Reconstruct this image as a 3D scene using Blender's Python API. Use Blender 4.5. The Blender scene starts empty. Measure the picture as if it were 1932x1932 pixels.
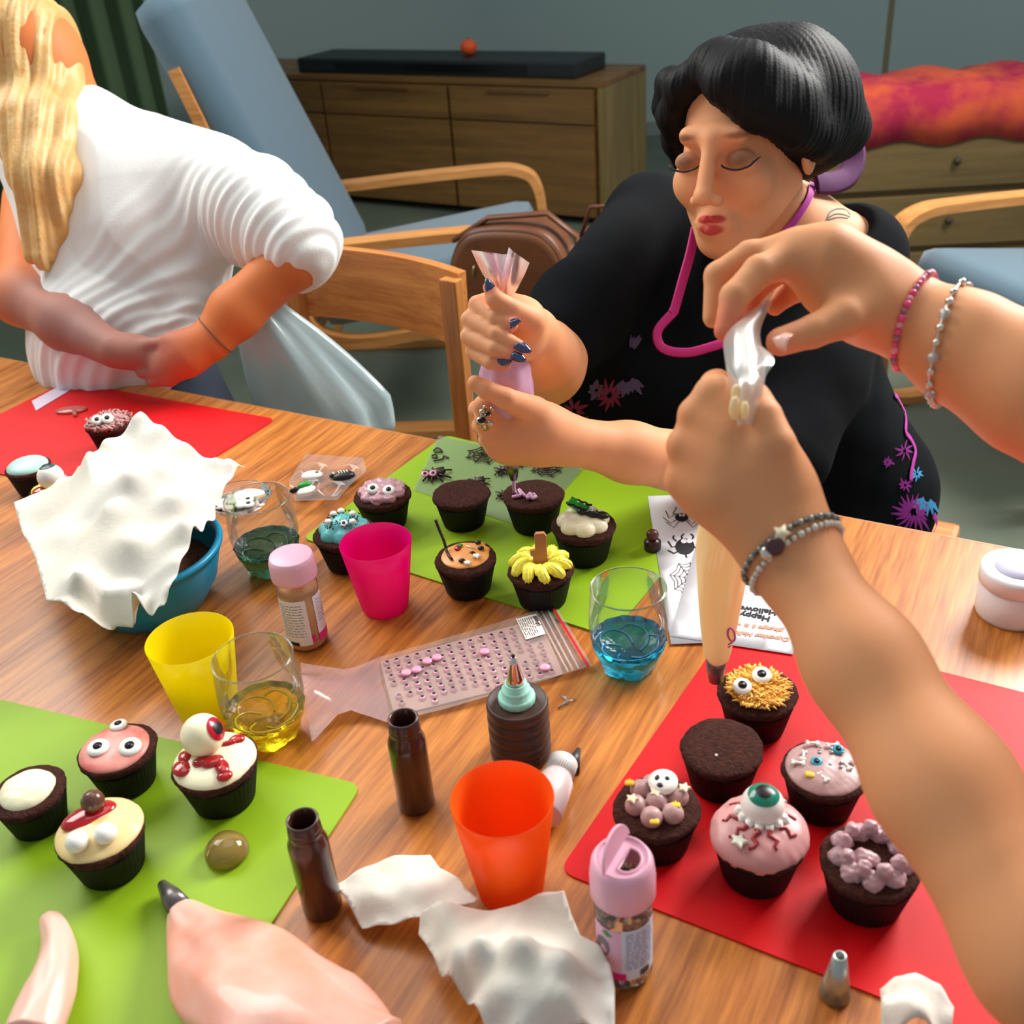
import bpy, bmesh, math, random
import numpy as np
from mathutils import Vector, Matrix
from mathutils.geometry import delaunay_2d_cdt
from mathutils.bvhtree import BVHTree
import openvdb as vdb

random.seed(4); np.random.seed(4)
SC = bpy.context.scene
COL = SC.collection
PI = math.pi

# ---------------------------------------------------------------- camera
F = 2000.0                                   # focal length in pixels of the 1932 frame
CAM = np.array([0.0, 0.0, 1.42])
PITCH, ROLL = math.radians(30.9), math.radians(4.5)
FD = np.array([0, math.cos(PITCH), -math.sin(PITCH)])
_u0 = np.cross([1.0, 0, 0], FD)
RT = np.array([1.0, 0, 0]) * math.cos(ROLL) - _u0 * math.sin(ROLL)
UP = np.array([1.0, 0, 0]) * math.sin(ROLL) + _u0 * math.cos(ROLL)
cd = bpy.data.cameras.new('camera'); cam = bpy.data.objects.new('camera', cd); COL.objects.link(cam)
cd.sensor_width = 36; cd.lens = 36 * F / 1932
cd.clip_start = 0.02
cam.matrix_world = Matrix(((RT[0], UP[0], -FD[0], CAM[0]), (RT[1], UP[1], -FD[1], CAM[1]), (RT[2], UP[2], -FD[2], CAM[2]), (0, 0, 0, 1)))
cd.dof.use_dof = True; cd.dof.focus_distance = 1.14; cd.dof.aperture_fstop = 8.0
SC.camera = cam

def ray(px, py): return FD + RT * (px - 966) / F + UP * (966 - py) / F
def P(px, py, z=0.742):                      # the point of height z that the camera sees at this spot of the photograph
    d = ray(px, py); return CAM + d * ((z - CAM[2]) / d[2])
def D(px, py, dep): return CAM + ray(px, py) * dep
def proj(p):
    v = np.array(p) - CAM; z = v @ FD
    return 966 + F * (v @ RT) / z, 966 - F * (v @ UP) / z, z

# ---------------------------------------------------------------- light
w = bpy.data.worlds.new('world'); SC.world = w; w.use_nodes = True
bg = w.node_tree.nodes['Background']; bg.inputs[0].default_value = (0.80, 0.92, 1.0, 1); bg.inputs[1].default_value = 0.24
def area(name, loc, target, sx, sy, power, col):
    l = bpy.data.lights.new(name, 'AREA'); l.shape = 'RECTANGLE'; l.size = sx; l.size_y = sy; l.energy = power; l.color = col
    o = bpy.data.objects.new(name, l); COL.objects.link(o); o.location = loc
    o.rotation_euler = (Vector(target) - Vector(loc)).to_track_quat('-Z', 'Y').to_euler()
    return o
area('window_light', (-1.6, 2.4, 2.7), (0.0, 0.9, 0.75), 1.8, 1.3, 40, (1.0, 0.97, 0.92))
area('side_window_light', (2.1, 2.4, 2.5), (0.3, 0.9, 0.9), 1.3, 1.2, 104, (1.0, 0.97, 0.93))
area('ceiling_light', (0.0, 1.6, 3.0), (0.0, 1.0, 0.7), 1.6, 1.6, 10, (1.0, 0.95, 0.86))
SC.view_settings.view_transform = 'Standard'; SC.view_settings.look = 'None'
SC.view_settings.exposure = 0.68; SC.view_settings.gamma = 1; SC.view_settings.use_curve_mapping = False

# ---------------------------------------------------------------- materials
def lin(c):
    c = [x / 255 for x in c[:3]]
    return tuple(x / 12.92 if x <= 0.04045 else ((x + 0.055) / 1.055) ** 2.4 for x in c) + (1,)
_M = {}
def M(name, col=None, rough=0.5, metal=0, trans=0, ior=1.45, sss=0, coat=0, alpha=1, var=None, bump=None, spec=0.5, attr=None, sheen=0):
    if name in _M: return _M[name]
    m = bpy.data.materials.new(name); m.use_nodes = True; nt = m.node_tree; b = nt.nodes['Principled BSDF']
    b.inputs['Base Color'].default_value = lin(col)
    b.inputs['Roughness'].default_value = rough; b.inputs['Metallic'].default_value = metal
    b.inputs['Transmission Weight'].default_value = trans; b.inputs['IOR'].default_value = ior
    b.inputs['Subsurface Weight'].default_value = sss; b.inputs['Subsurface Radius'].default_value = (1, .35, .2); b.inputs['Subsurface Scale'].default_value = 0.008
    b.inputs['Coat Weight'].default_value = coat; b.inputs['Alpha'].default_value = alpha
    b.inputs['Specular IOR Level'].default_value = spec
    if sheen: b.inputs['Sheen Weight'].default_value = sheen
    tc = nt.nodes.new('ShaderNodeTexCoord')
    src = None
    if attr:
        a = nt.nodes.new('ShaderNodeVertexColor'); a.layer_name = attr; src = a.outputs[0]
        nt.links.new(src, b.inputs['Base Color'])
    if var:                                   # (scale, second colour, contrast)
        n = nt.nodes.new('ShaderNodeTexNoise'); n.inputs['Scale'].default_value = var[0]; n.inputs['Detail'].default_value = 5
        r = nt.nodes.new('ShaderNodeValToRGB'); r.color_ramp.elements[0].position = 0.5 - var[2]; r.color_ramp.elements[1].position = 0.5 + var[2]
        r.color_ramp.elements[0].color = lin(col); r.color_ramp.elements[1].color = lin(var[1])
        nt.links.new(tc.outputs['Object'], n.inputs['Vector']); nt.links.new(n.outputs[0], r.inputs[0])
        if src is None: nt.links.new(r.outputs[0], b.inputs['Base Color'])
    if bump:                                  # (scale, strength, distance)
        n = nt.nodes.new('ShaderNodeTexNoise'); n.inputs['Scale'].default_value = bump[0]; n.inputs['Detail'].default_value = 4
        k = nt.nodes.new('ShaderNodeBump'); k.inputs['Strength'].default_value = bump[1]; k.inputs['Distance'].default_value = bump[2]
        nt.links.new(tc.outputs['Object'], n.inputs['Vector']); nt.links.new(n.outputs[0], k.inputs['Height']); nt.links.new(k.outputs[0], b.inputs['Normal'])
    _M[name] = m; return m
def film(name, col, a=0.2, rough=0.12, gloss=1.0):      # thin clear plastic or thin glass: see-through with a fresnel gloss
    if name in _M: return _M[name]
    m = bpy.data.materials.new(name); m.use_nodes = True; nt = m.node_tree; nt.nodes.clear()
    out = nt.nodes.new('ShaderNodeOutputMaterial'); tr = nt.nodes.new('ShaderNodeBsdfTransparent'); di = nt.nodes.new('ShaderNodeBsdfDiffuse')
    gl = nt.nodes.new('ShaderNodeBsdfGlossy'); m1 = nt.nodes.new('ShaderNodeMixShader'); m2 = nt.nodes.new('ShaderNodeMixShader'); lw = nt.nodes.new('ShaderNodeLayerWeight')
    t = lin(col); tr.inputs[0].default_value = tuple(0.55 + 0.45 * x for x in t[:3]) + (1,); di.inputs[0].default_value = t
    gl.inputs['Roughness'].default_value = rough; lw.inputs[0].default_value = 0.25
    mu = nt.nodes.new('ShaderNodeMath'); mu.operation = 'MULTIPLY'; mu.inputs[1].default_value = gloss
    m1.inputs[0].default_value = a
    nt.links.new(tr.outputs[0], m1.inputs[1]); nt.links.new(di.outputs[0], m1.inputs[2]); nt.links.new(lw.outputs['Fresnel'], mu.inputs[0])
    nt.links.new(mu.outputs[0], m2.inputs[0]); nt.links.new(m1.outputs[0], m2.inputs[1]); nt.links.new(gl.outputs[0], m2.inputs[2]); nt.links.new(m2.outputs[0], out.inputs[0])
    _M[name] = m; return m
def translucent(name, col, t=0.5, rough=0.25, gloss=0.06, see=0.0):
    if name in _M: return _M[name]
    m = bpy.data.materials.new(name); m.use_nodes = True; nt = m.node_tree; nt.nodes.clear()
    out = nt.nodes.new('ShaderNodeOutputMaterial'); di = nt.nodes.new('ShaderNodeBsdfDiffuse'); tl = nt.nodes.new('ShaderNodeBsdfTranslucent'); gl = nt.nodes.new('ShaderNodeBsdfGlossy')
    tp = nt.nodes.new('ShaderNodeBsdfTransparent')
    a = nt.nodes.new('ShaderNodeMixShader'); b = nt.nodes.new('ShaderNodeMixShader'); c = nt.nodes.new('ShaderNodeMixShader')
    for n in (di, tl, tp): n.inputs[0].default_value = lin(col)
    gl.inputs['Roughness'].default_value = rough; a.inputs[0].default_value = t; b.inputs[0].default_value = gloss; c.inputs[0].default_value = see
    nt.links.new(di.outputs[0], a.inputs[1]); nt.links.new(tl.outputs[0], a.inputs[2]); nt.links.new(a.outputs[0], c.inputs[1]); nt.links.new(tp.outputs[0], c.inputs[2])
    nt.links.new(c.outputs[0], b.inputs[1]); nt.links.new(gl.outputs[0], b.inputs[2])
    nt.links.new(b.outputs[0], out.inputs[0]); _M[name] = m; return m
def wood(name, c1, c2, axis='Y', scale=1.0, rough=0.35, fine=90):
    if name in _M: return _M[name]
    m = bpy.data.materials.new(name); m.use_nodes = True; nt = m.node_tree; b = nt.nodes['Principled BSDF']
    tc = nt.nodes.new('ShaderNodeTexCoord'); mp = nt.nodes.new('ShaderNodeMapping')
    s = {'X': (0.06, 1, 1), 'Y': (1, 0.06, 1), 'Z': (1, 1, 0.06)}[axis]; mp.inputs['Scale'].default_value = tuple(x * scale for x in s)
    n1 = nt.nodes.new('ShaderNodeTexNoise'); n1.inputs['Scale'].default_value = fine; n1.inputs['Detail'].default_value = 6; n1.inputs['Roughness'].default_value = 0.65
    n2 = nt.nodes.new('ShaderNodeTexNoise'); n2.inputs['Scale'].default_value = fine * 3.2; n2.inputs['Detail'].default_value = 3
    r = nt.nodes.new('ShaderNodeValToRGB'); r.color_ramp.elements[0].position = 0.36; r.color_ramp.elements[1].position = 0.62
    r.color_ramp.elements[0].color = lin(c1); r.color_ramp.elements[1].color = lin(c2)
    mx = nt.nodes.new('ShaderNodeMath'); mx.operation = 'MULTIPLY_ADD'; mx.inputs[1].default_value = 0.35; 
    nt.links.new(tc.outputs['Object'], mp.inputs[0]); nt.links.new(mp.outputs[0], n1.inputs['Vector']); nt.links.new(mp.outputs[0], n2.inputs['Vector'])
    ad = nt.nodes.new('ShaderNodeMath'); ad.operation = 'MULTIPLY_ADD'; ad.inputs[1].default_value = 0.65
    nt.links.new(n2.outputs[0], mx.inputs[0]); mx.inputs[2].default_value = 0.0
    nt.links.new(n1.outputs[0], ad.inputs[0]); nt.links.new(mx.outputs[0], ad.inputs[2])
    nt.links.new(ad.outputs[0], r.inputs[0]); nt.links.new(r.outputs[0], b.inputs['Base Color'])
    b.inputs['Roughness'].default_value = rough
    k = nt.nodes.new('ShaderNodeBump'); k.inputs['Strength'].default_value = 0.15; k.inputs['Distance'].default_value = 0.0005
    nt.links.new(ad.outputs[0], k.inputs['Height']); nt.links.new(k.outputs[0], b.inputs['Normal'])
    _M[name] = m; return m

# ---------------------------------------------------------------- object helpers
def tag(o, label=None, cat=None, group=None, kind=None):
    if label: o['label'] = label
    if cat: o['category'] = cat
    if group: o['group'] = group
    if kind: o['kind'] = kind
    return o
def empty(name, loc=(0, 0, 0), rz=0.0, label=None, cat=None, group=None):
    o = bpy.data.objects.new(name, None); COL.objects.link(o); o.location = Vector([float(x) for x in loc]); o.rotation_euler = (0, 0, rz); o.empty_display_size = 0.02
    return tag(o, label, cat, group)
def mk(name, verts, faces, mat, parent=None, smooth=True, mats=None, midx=None):
    me = bpy.data.meshes.new(name); me.from_pydata([tuple(map(float, v)) for v in verts], [], [tuple(map(int, f)) for f in faces])
    if mats:
        for x in mats: me.materials.append(x)
        if midx is not None: me.polygons.foreach_set('material_index', np.array(midx, dtype=np.int32))
    else: me.materials.append(mat)
    if smooth: me.polygons.foreach_set('use_smooth', np.ones(len(me.polygons), dtype=bool))
    me.update()
    o = bpy.data.objects.new(name, me); COL.objects.link(o)
    if parent is not None: o.parent = parent
    return o
class MB:                                     # collects simple shapes into one mesh
    def __init__(s): s.v = []; s.f = []
    def add(s, v, f):
        n = len(s.v); s.v += [tuple(map(float, x)) for x in v]; s.f += [tuple(int(i) + n for i in q) for q in f]; return s
    def box(s, c, size, rot=None, bev=0.0):
        bm = bmesh.new(); bmesh.ops.create_cube(bm, size=1)
        bmesh.ops.scale(bm, vec=Vector(size), verts=bm.verts)
        if bev: bmesh.ops.bevel(bm, geom=bm.edges[:], offset=bev, segments=2, profile=0.6, affect='EDGES')
        m = rot.to_4x4() if rot is not None else Matrix.Identity(4)
        v = [(m @ x.co) + Vector([float(q) for q in c]) for x in bm.verts]; bm.verts.index_update()
        f = [[x.index for x in q.verts] for q in bm.faces]; bm.free(); return s.add(v, f)
    def lathe(s, prof, seg=40, c=(0, 0, 0), mod=None, axis=None, cap=True):
        v = []; f = []
        M3 = Matrix.Identity(3) if axis is None else Vector((0, 0, 1)).rotation_difference(Vector([float(a) for a in axis]).normalized()).to_matrix()
        for r, z in prof:
            for k in range(seg):
                a = 2 * PI * k / seg; rr = r if mod is None else mod(r, z, a)
                p = M3 @ Vector((rr * math.cos(a), rr * math.sin(a), z)); v.append((p.x + c[0], p.y + c[1], p.z + c[2]))
        n = len(prof)
        for i in range(n - 1):
            for k in range(seg):
                f.append((i * seg + k, i * seg + (k + 1) % seg, (i + 1) * seg + (k + 1) % seg, (i + 1) * seg + k))
        if cap:
            if prof[0][0] > 1e-6: f.append(tuple(reversed(range(seg))))
            if prof[-1][0] > 1e-6: f.append(tuple((n - 1) * seg + k for k in range(seg)))
        return s.add(v, f)
    def tube(s, pts, rad, seg=10, flat=None, closed=False, mod=None, cap=True):
        pts = [Vector([float(q) for q in p]) for p in pts]; n = len(pts)
        if not hasattr(rad, '__len__'): rad = [rad] * n
        t0 = None; v = []; f = []; nrm = None
        for i, p in enumerate(pts):
            a = pts[(i - 1) % n] if closed or i > 0 else p; b = pts[(i + 1) % n] if closed or i < n - 1 else p
            t = (b - a).normalized() if (b - a).length > 1e-9 else Vector((0, 0, 1))
            if nrm is None:
                h = Vector(flat[0]) if flat else (Vector((0, 0, 1)) if abs(t.z) < .9 else Vector((1, 0, 0)))
                nrm = (h - t * h.dot(t)).normalized()
            else:
                h = Vector(flat[0]) if flat else nrm
                nrm = (h - t * h.dot(t)).normalized()
            bn = t.cross(nrm); k2 = flat[1] if flat else 1.0
            for k in range(seg):
                an = 2 * PI * k / seg; r = rad[i] if mod is None else mod(rad[i], i, an)
                v.append(p + nrm * math.cos(an) * r * k2 + bn * math.sin(an) * r)
        m = n if closed else n - 1
        for i in range(m):
            j = (i + 1) % n
            for k in range(seg): f.append((i * seg + k, i * seg + (k + 1) % seg, j * seg + (k + 1) % seg, j * seg + k))
        if not closed and cap: f.append(tuple(reversed(range(seg)))); f.append(tuple((n - 1) * seg + k for k in range(seg)))
        return s.add(v, f)
    def ball(s, c, r, seg=16, ring=10, rot=None):
        r = (r, r, r) if not hasattr(r, '__len__') else r; v = []; f = []
        R3 = rot if rot is not None else Matrix.Identity(3)
        for i in range(ring + 1):
            t = PI * i / ring
            for k in range(seg):
                a = 2 * PI * k / seg; p = R3 @ Vector((r[0] * math.sin(t) * math.cos(a), r[1] * math.sin(t) * math.sin(a), r[2] * math.cos(t)))
                v.append((p.x + c[0], p.y + c[1], p.z + c[2]))
        for i in range(ring):
            for k in range(seg): f.append((i * seg + k, (i + 1) * seg + k, (i + 1) * seg + (k + 1) % seg, i * seg + (k + 1) % seg))
        return s.add(v, f)
    def prism(s, pts, z0, z1):
        n = len(pts); v = [(p[0], p[1], z0) for p in pts] + [(p[0], p[1], z1) for p in pts]
        f = [tuple(reversed(range(n))), tuple(range(n, 2 * n))] + [(i, (i + 1) % n, n + (i + 1) % n, n + i) for i in range(n)]
        return s.add(v, f)
    def grid(s, rows):
        n, m = len(rows), len(rows[0]); v = [p for r in rows for p in r]
        return s.add(v, [(i * m + j, i * m + j + 1, (i + 1) * m + j + 1, (i + 1) * m + j) for i in range(n - 1) for j in range(m - 1)])
    def build(s, name, mat, parent=None, smooth=True): return mk(name, s.v, s.f, mat, parent, smooth)
def smooth_by_angle(o, deg=35):
    me = o.data; me.set_sharp_from_angle(angle=math.radians(deg)); return o
def solid(o, t, offset=-1):
    m = o.modifiers.new('thickness', 'SOLIDIFY'); m.thickness = t; m.offset = offset; return o
def subsurf(o, l=1):
    m = o.modifiers.new('smooth', 'SUBSURF'); m.levels = l; m.render_levels = l; return o
def spline(pts, n=8, closed=False):
    pts = [np.array(p, float) for p in pts]; out = []; m = len(pts)
    rng = range(m) if closed else range(m - 1)
    for i in rng:
        g = lambda k: pts[k % m] if closed else pts[min(max(k, 0), m - 1)]
        a, b, c, d = g(i - 1), g(i), g(i + 1), g(i + 2)
        for j in range(n):
            t = j / n; out.append(0.5 * ((2 * b) + (-a + c) * t + (2 * a - 5 * b + 4 * c - d) * t * t + (-a + 3 * b - 3 * c + d) * t ** 3))
    if not closed: out.append(pts[-1])
    return out
def round_poly(pts, r, n=5):                  # 2-D polygon with rounded corners
    out = []; m = len(pts)
    for i in range(m):
        a, b, c = [Vector((float(p[0]), float(p[1]))) for p in (pts[i - 1], pts[i], pts[(i + 1) % m])]
        u = (a - b).normalized() * r; v = (c - b).normalized() * r
        for k in range(n + 1):
            t = k / n; out.append(tuple(b + u * (1 - t) ** 2 + v * t ** 2))
    return out
def nz(p, sc, seed=0, oct=3):                 # cheap smooth noise on an (n,3) array, about -1..1
    rs = np.random.RandomState(seed); out = np.zeros(p.shape[:-1]); amp = 1; tot = 0
    for o in range(oct):
        for k in range(4):
            d = rs.randn(p.shape[-1]); d /= np.linalg.norm(d); out += amp * np.sin(p @ d * sc * 2 ** o * (0.7 + 0.6 * rs.rand()) + rs.rand() * 6.28)
        tot += amp * 2.2; amp *= 0.5
    return out / tot
def sheet(name, outline, hf, step, mat, parent=None, thick=0.0, smooth=True, tri_noise=0.0):
    """a sheet over the world outline [(x,y)], filled with points every `step`; hf(array of x,y) gives each point's height"""
    ol = []
    n = len(outline)
    for i in range(n):
        a = np.array(outline[i][:2], float); b = np.array(outline[(i + 1) % n][:2], float); k = max(1, int(np.linalg.norm(b - a) / step))
        for j in range(k): ol.append(a + (b - a) * j / k)
    ol = np.array(ol); lo, hi = ol.min(0), ol.max(0); pts = [Vector(p) for p in ol]; nb = len(pts)
    if step < max(hi - lo):
        xs = np.arange(lo[0] + step / 2, hi[0], step); ys = np.arange(lo[1] + step / 2, hi[1], step)
        gx, gy = np.meshgrid(xs, ys); q = np.stack([gx.ravel(), gy.ravel()], 1) + (np.random.rand(gx.size, 2) - 0.5) * step * 0.3
        ins = np.zeros(len(q), bool); j = nb - 1
        for i in range(nb):
            a, b = ol[i], ol[j]; c = ((a[1] > q[:, 1]) != (b[1] > q[:, 1])); t = (b[0] - a[0]) * (q[:, 1] - a[1]) / (b[1] - a[1] + 1e-12) + a[0]
            ins ^= c & (q[:, 0] < t); j = i
        q = q[ins]; dm = np.min(np.linalg.norm(q[:, None, :] - ol[None], axis=2), axis=1) if len(q) else np.zeros(0)
        pts += [Vector(p) for p in q[dm > step * 0.45]]
    r = delaunay_2d_cdt(pts, [(i, (i + 1) % nb) for i in range(nb)], [], 1, 1e-7)
    v2 = np.array([tuple(p) for p in r[0]]); z = hf(v2)
    o = mk(name, np.column_stack([v2, z]), r[2], mat, parent, smooth)
    if thick: solid(o, thick, 0)
    return o
def text_mesh(name, s, size, mat, parent, xy, z, ang, ext=0.0002, mirror=False, shear=0.0, squash=1.0):
    cu = bpy.data.curves.new(name, 'FONT'); cu.body = s; cu.size = size; cu.extrude = ext; cu.shear = shear; cu.resolution_u = 3; cu.offset = size * .035
    t = bpy.data.objects.new(name, cu); COL.objects.link(t); dg = bpy.context.evaluated_depsgraph_get()
    me = bpy.data.meshes.new_from_object(t.evaluated_get(dg)); bpy.data.objects.remove(t)
    me.materials.clear(); me.materials.append(mat); o = bpy.data.objects.new(name, me); COL.objects.link(o); o.parent = parent
    o.location = (float(xy[0]), float(xy[1]), z); o.rotation_euler = (0, 0, ang); o.scale = (squash, 1, 1); return o

# ---------------------------------------------------------------- sculpting field
class SDF:
    def __init__(s, lo, hi, h):
        s.lo = np.array(lo, float); s.h = h; s.n = np.ceil((np.array(hi) - s.lo) / h).astype(int) + 1; s.a = np.full(s.n, 0.1, np.float32)
    def win(s, lo, hi):
        i0 = np.maximum(((np.array(lo) - s.lo) / s.h).astype(int), 0); i1 = np.minimum(((np.array(hi) - s.lo) / s.h).astype(int) + 2, s.n)
        if (i1 <= i0).any(): return None
        sl = tuple(slice(a, b) for a, b in zip(i0, i1))
        ax = [(s.lo[k] + s.h * np.arange(i0[k], i1[k])).astype(np.float32) for k in range(3)]
        return sl, ax[0][:, None, None], ax[1][None, :, None], ax[2][None, None, :]
    def op(s, sl, d, k, mode):
        a = s.a[sl]
        if mode == 'u': h = np.maximum(k - np.abs(a - d), 0) / max(k, 1e-6); s.a[sl] = np.minimum(a, d) - h * h * k * 0.25
        else: d = -d; h = np.maximum(k - np.abs(a - d), 0) / max(k, 1e-6); s.a[sl] = np.maximum(a, d) + h * h * k * 0.25
    def cap(s, a, b, ra, rb, k=0.004, flat=None, mode='u'):
        a = np.array(a, float); b = np.array(b, float); r = max(ra, rb) * (1.0 if not flat or flat[1] < 1 else flat[1]) + k + 3 * s.h
        W = s.win(np.minimum(a, b) - r, np.maximum(a, b) + r)
        if W is None: return s
        sl, x, y, z = W; ab = b - a; L = float(ab @ ab) + 1e-12
        X, Y, Z = x - a[0], y - a[1], z - a[2]
        t = np.clip((X * ab[0] + Y * ab[1] + Z * ab[2]) / L, 0, 1)
        dx, dy, dz = X - t * ab[0], Y - t * ab[1], Z - t * ab[2]
        if flat is not None:
            n = np.array(flat[0], float); n /= np.linalg.norm(n); c = dx * n[0] + dy * n[1] + dz * n[2]; g = (1 / flat[1] ** 2 - 1)
            d = np.sqrt(dx * dx + dy * dy + dz * dz + g * c * c)
        else: d = np.sqrt(dx * dx + dy * dy + dz * dz)
        s.op(sl, d - (ra + (rb - ra) * t), k, mode); return s
    def chain(s, pts, rad, k=0.004, flat=None, k0=None):
        for i in range(len(pts) - 1): s.cap(pts[i], pts[i + 1], rad[i], rad[i + 1], (k0 if (k0 and i == 0) else k), flat)
        return s
    def ell(s, c, r, k=0.004, ax=None, mode='u'):
        c = np.array(c, float); r = np.array([r] * 3 if not hasattr(r, '__len__') else r, float); R = r.max() + k + 3 * s.h
        W = s.win(c - R, c + R)
        if W is None: return s
        sl, x, y, z = W; X, Y, Z = x - c[0], y - c[1], z - c[2]
        if ax is None: u, v, w_ = X, Y, Z
        else: u, v, w_ = [X * a[0] + Y * a[1] + Z * a[2] for a in ax]
        k0 = np.sqrt((u / r[0]) ** 2 + (v / r[1]) ** 2 + (w_ / r[2]) ** 2); k1 = np.sqrt((u / r[0] ** 2) ** 2 + (v / r[1] ** 2) ** 2 + (w_ / r[2] ** 2) ** 2)
        s.op(sl, (k0 * (k0 - 1) / (k1 + 1e-9)).astype(np.float32), k, mode); return s
    def mesh(s, name, mat, parent=None, disp=None, color=None):
        g = vdb.FloatGrid(0.1); g.copyFromArray(s.a, tolerance=0.0); g.transform = vdb.createLinearTransform(voxelSize=s.h)
        pts, quads = g.convertToQuads(0.0)
        pts = pts.astype(float) + s.lo; quads = quads[:, ::-1]
        me = bpy.data.meshes.new(name); me.vertices.add(len(pts)); 
        me.loops.add(len(quads) * 4); me.polygons.add(len(quads))
        me.loops.foreach_set('vertex_index', quads.astype(np.int32).ravel()); me.polygons.foreach_set('loop_start', np.arange(0, len(quads) * 4, 4, dtype=np.int32))
        me.vertices.foreach_set('co', pts.astype(np.float32).ravel()); me.update(calc_edges=True)
        vn = np.zeros(len(pts) * 3, np.float32); me.vertices.foreach_get('normal', vn); vn = vn.reshape(-1, 3)
        c = pts.mean(0)
        if ((pts - c) * vn).sum() < 0:
            me.flip_normals(); vn = -vn
        if disp is not None:
            pts = pts + vn * disp(pts, vn)[:, None]; me.vertices.foreach_set('co', pts.astype(np.float32).ravel())
        if color is not None:
            ca = me.color_attributes.new('paint', 'FLOAT_COLOR', 'POINT'); ca.data.foreach_set('color', color(pts).astype(np.float32).ravel())
        me.polygons.foreach_set('use_smooth', np.ones(len(quads), bool)); me.materials.append(mat); me.update()
        o = bpy.data.objects.new(name, me); COL.objects.link(o)
        if parent is not None: o.parent = parent
        return o

def adopt(root, *kids):                       # parent finished world-space pieces to a thing's root without moving them
    m = Matrix.LocRotScale(root.location, root.rotation_euler, root.scale).inverted()
    for k in kids: k.parent = root; k.matrix_parent_inverse = m
    return kids[0]
def flatmesh(name, pts, z0, z1, mat, parent=None):
    b = MB().prism([(float(p[0]), float(p[1])) for p in pts], z0, z1); return b.build(name, mat, parent, smooth=False)
def XY(lst, z=0.742): return [P(a, b, z)[:2] for a, b in lst]

# ================================================================ the room
d1 = np.array([0.864, -0.503, 0]); d2 = np.array([0.503, 0.864, 0]); TANG = math.atan2(-0.503, 0.864)
m_floor = M('floor_lino', (104, 112, 96), 0.45, var=(3.0, (88, 97, 84), 0.2))
m_wall = M('wall_paint', (178, 196, 190), 0.8, bump=(60, .1, .002))
MB().box((0.6, 3.2, -0.025), (7.2, 7.2, 0.05)).build('floor', m_floor, smooth=False)['kind'] = 'structure'
MB().box((0.6, 6.78, 1.25), (7.2, 0.08, 2.6)).build('wall_back', m_wall, smooth=False)['kind'] = 'structure'
MB().box((-2.95, 3.2, 1.25), (0.08, 7.2, 2.6)).build('wall_left', m_wall, smooth=False)['kind'] = 'structure'
MB().box((0.6, 6.73, 0.04), (7.0, 0.02, 0.08)).build('baseboard_back', M('skirting', (150, 160, 152), 0.5), smooth=False)['kind'] = 'structure'

# the table: grain runs across its depth
tb = empty('dining_table', (0.16, 0.95, 0), TANG, 'oak veneer dining table covered with baking things, mats and napkins', 'table')
E0 = np.array([-0.094, 1.351, 0]); loc0 = np.array([0.16, 0.95, 0])
def tl(p):                                    # world to table-local
    q = np.array(p, float)[:3] - loc0 if len(p) > 2 else np.array([p[0], p[1], 0]) - loc0
    return np.array([q @ d1, q @ d2])
ye = tl(E0)[1]; x0, x1 = tl(E0 - 1.35 * d1)[0], tl(E0 + 0.93 * d1)[0]; y0 = ye - 1.06
m_table = wood('table_oak', (142, 74, 22), (206, 130, 56), 'Y', 1.0, 0.32, 75)
m_edge = wood('table_edge_oak', (140, 84, 38), (196, 134, 76), 'X', 1.0, 0.4, 90)
MB().box(((x0 + x1) / 2, (ye + y0) / 2, 0.728), (x1 - x0 - .004, ye - y0 - .004, 0.024), bev=0.002).build('tabletop', m_table, tb, False)
for nm, c, sz in (('edge_band', ((x0 + x1) / 2, ye - .001, .7275), (x1 - x0, .003, .024)), ('edge_band', ((x0 + x1) / 2, y0 + .001, .7275), (x1 - x0, .003, .024))):
    MB().box(c, sz).build(nm, m_edge, tb, False)
MB().box(((x0 + x1) / 2, ye - .08, .68), (x1 - x0 - .2, .02, .07)).build('apron_rail', m_edge, tb, False)
MB().box(((x0 + x1) / 2, y0 + .08, .68), (x1 - x0 - .2, .02, .07)).build('apron_rail', m_edge, tb, False)
for lx in (x0 + .09, x1 - .09):
    for ly in (y0 + .09, ye - .09): MB().box((lx, ly, .358), (.055, .055, .716), bev=.004).build('leg', m_edge, tb, False)

# cutting mats
ZT = 0.7402
def mat_(corners, col, name, label, z=ZT, r=.014, h=.0018):
    p = round_poly(corners, r); c = np.mean(corners, axis=0)
    o = flatmesh(name, [(a[0] - c[0], a[1] - c[1]) for a in p], 0, h, col); o.location = (c[0], c[1], z); smooth_by_angle(o)
    return tag(o, label, 'cutting mat', 'flexible plastic cutting mats')
m_green = M('mat_green', (142, 178, 22), 0.5, spec=.35, bump=(900, .12, .0004)); m_red = M('mat_red', (214, 6, 16), 0.5, spec=.3, bump=(900, .12, .0004)); m_mag = M('mat_pinkred', (236, 24, 70), 0.4)
a = P(570, 1015)[:2]; b = P(1150, 1200)[:2]; ev = (b - a) / np.linalg.norm(b - a); nv = np.array([-ev[1], ev[0]])
L = np.linalg.norm(b - a); mat_([a, b, b + nv * .305, a + nv * .305][:4], m_green, 'cutting_mat', 'lime green cutting mat in the middle of the table under seven cupcakes')
a = P(683, 1480)[:2]; b = P(470, 1806)[:2]; ev = (b - a) / np.linalg.norm(b - a); c_ = P(66, 1335)[:2]; ev2 = (c_ - a) / np.linalg.norm(c_ - a)
mat_([a, a + ev2 * .43, a + ev2 * .43 + ev * .31, a + ev * .31], m_green, 'cutting_mat', 'lime green cutting mat under the eyeball cupcake and a clear jelly dome')
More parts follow.
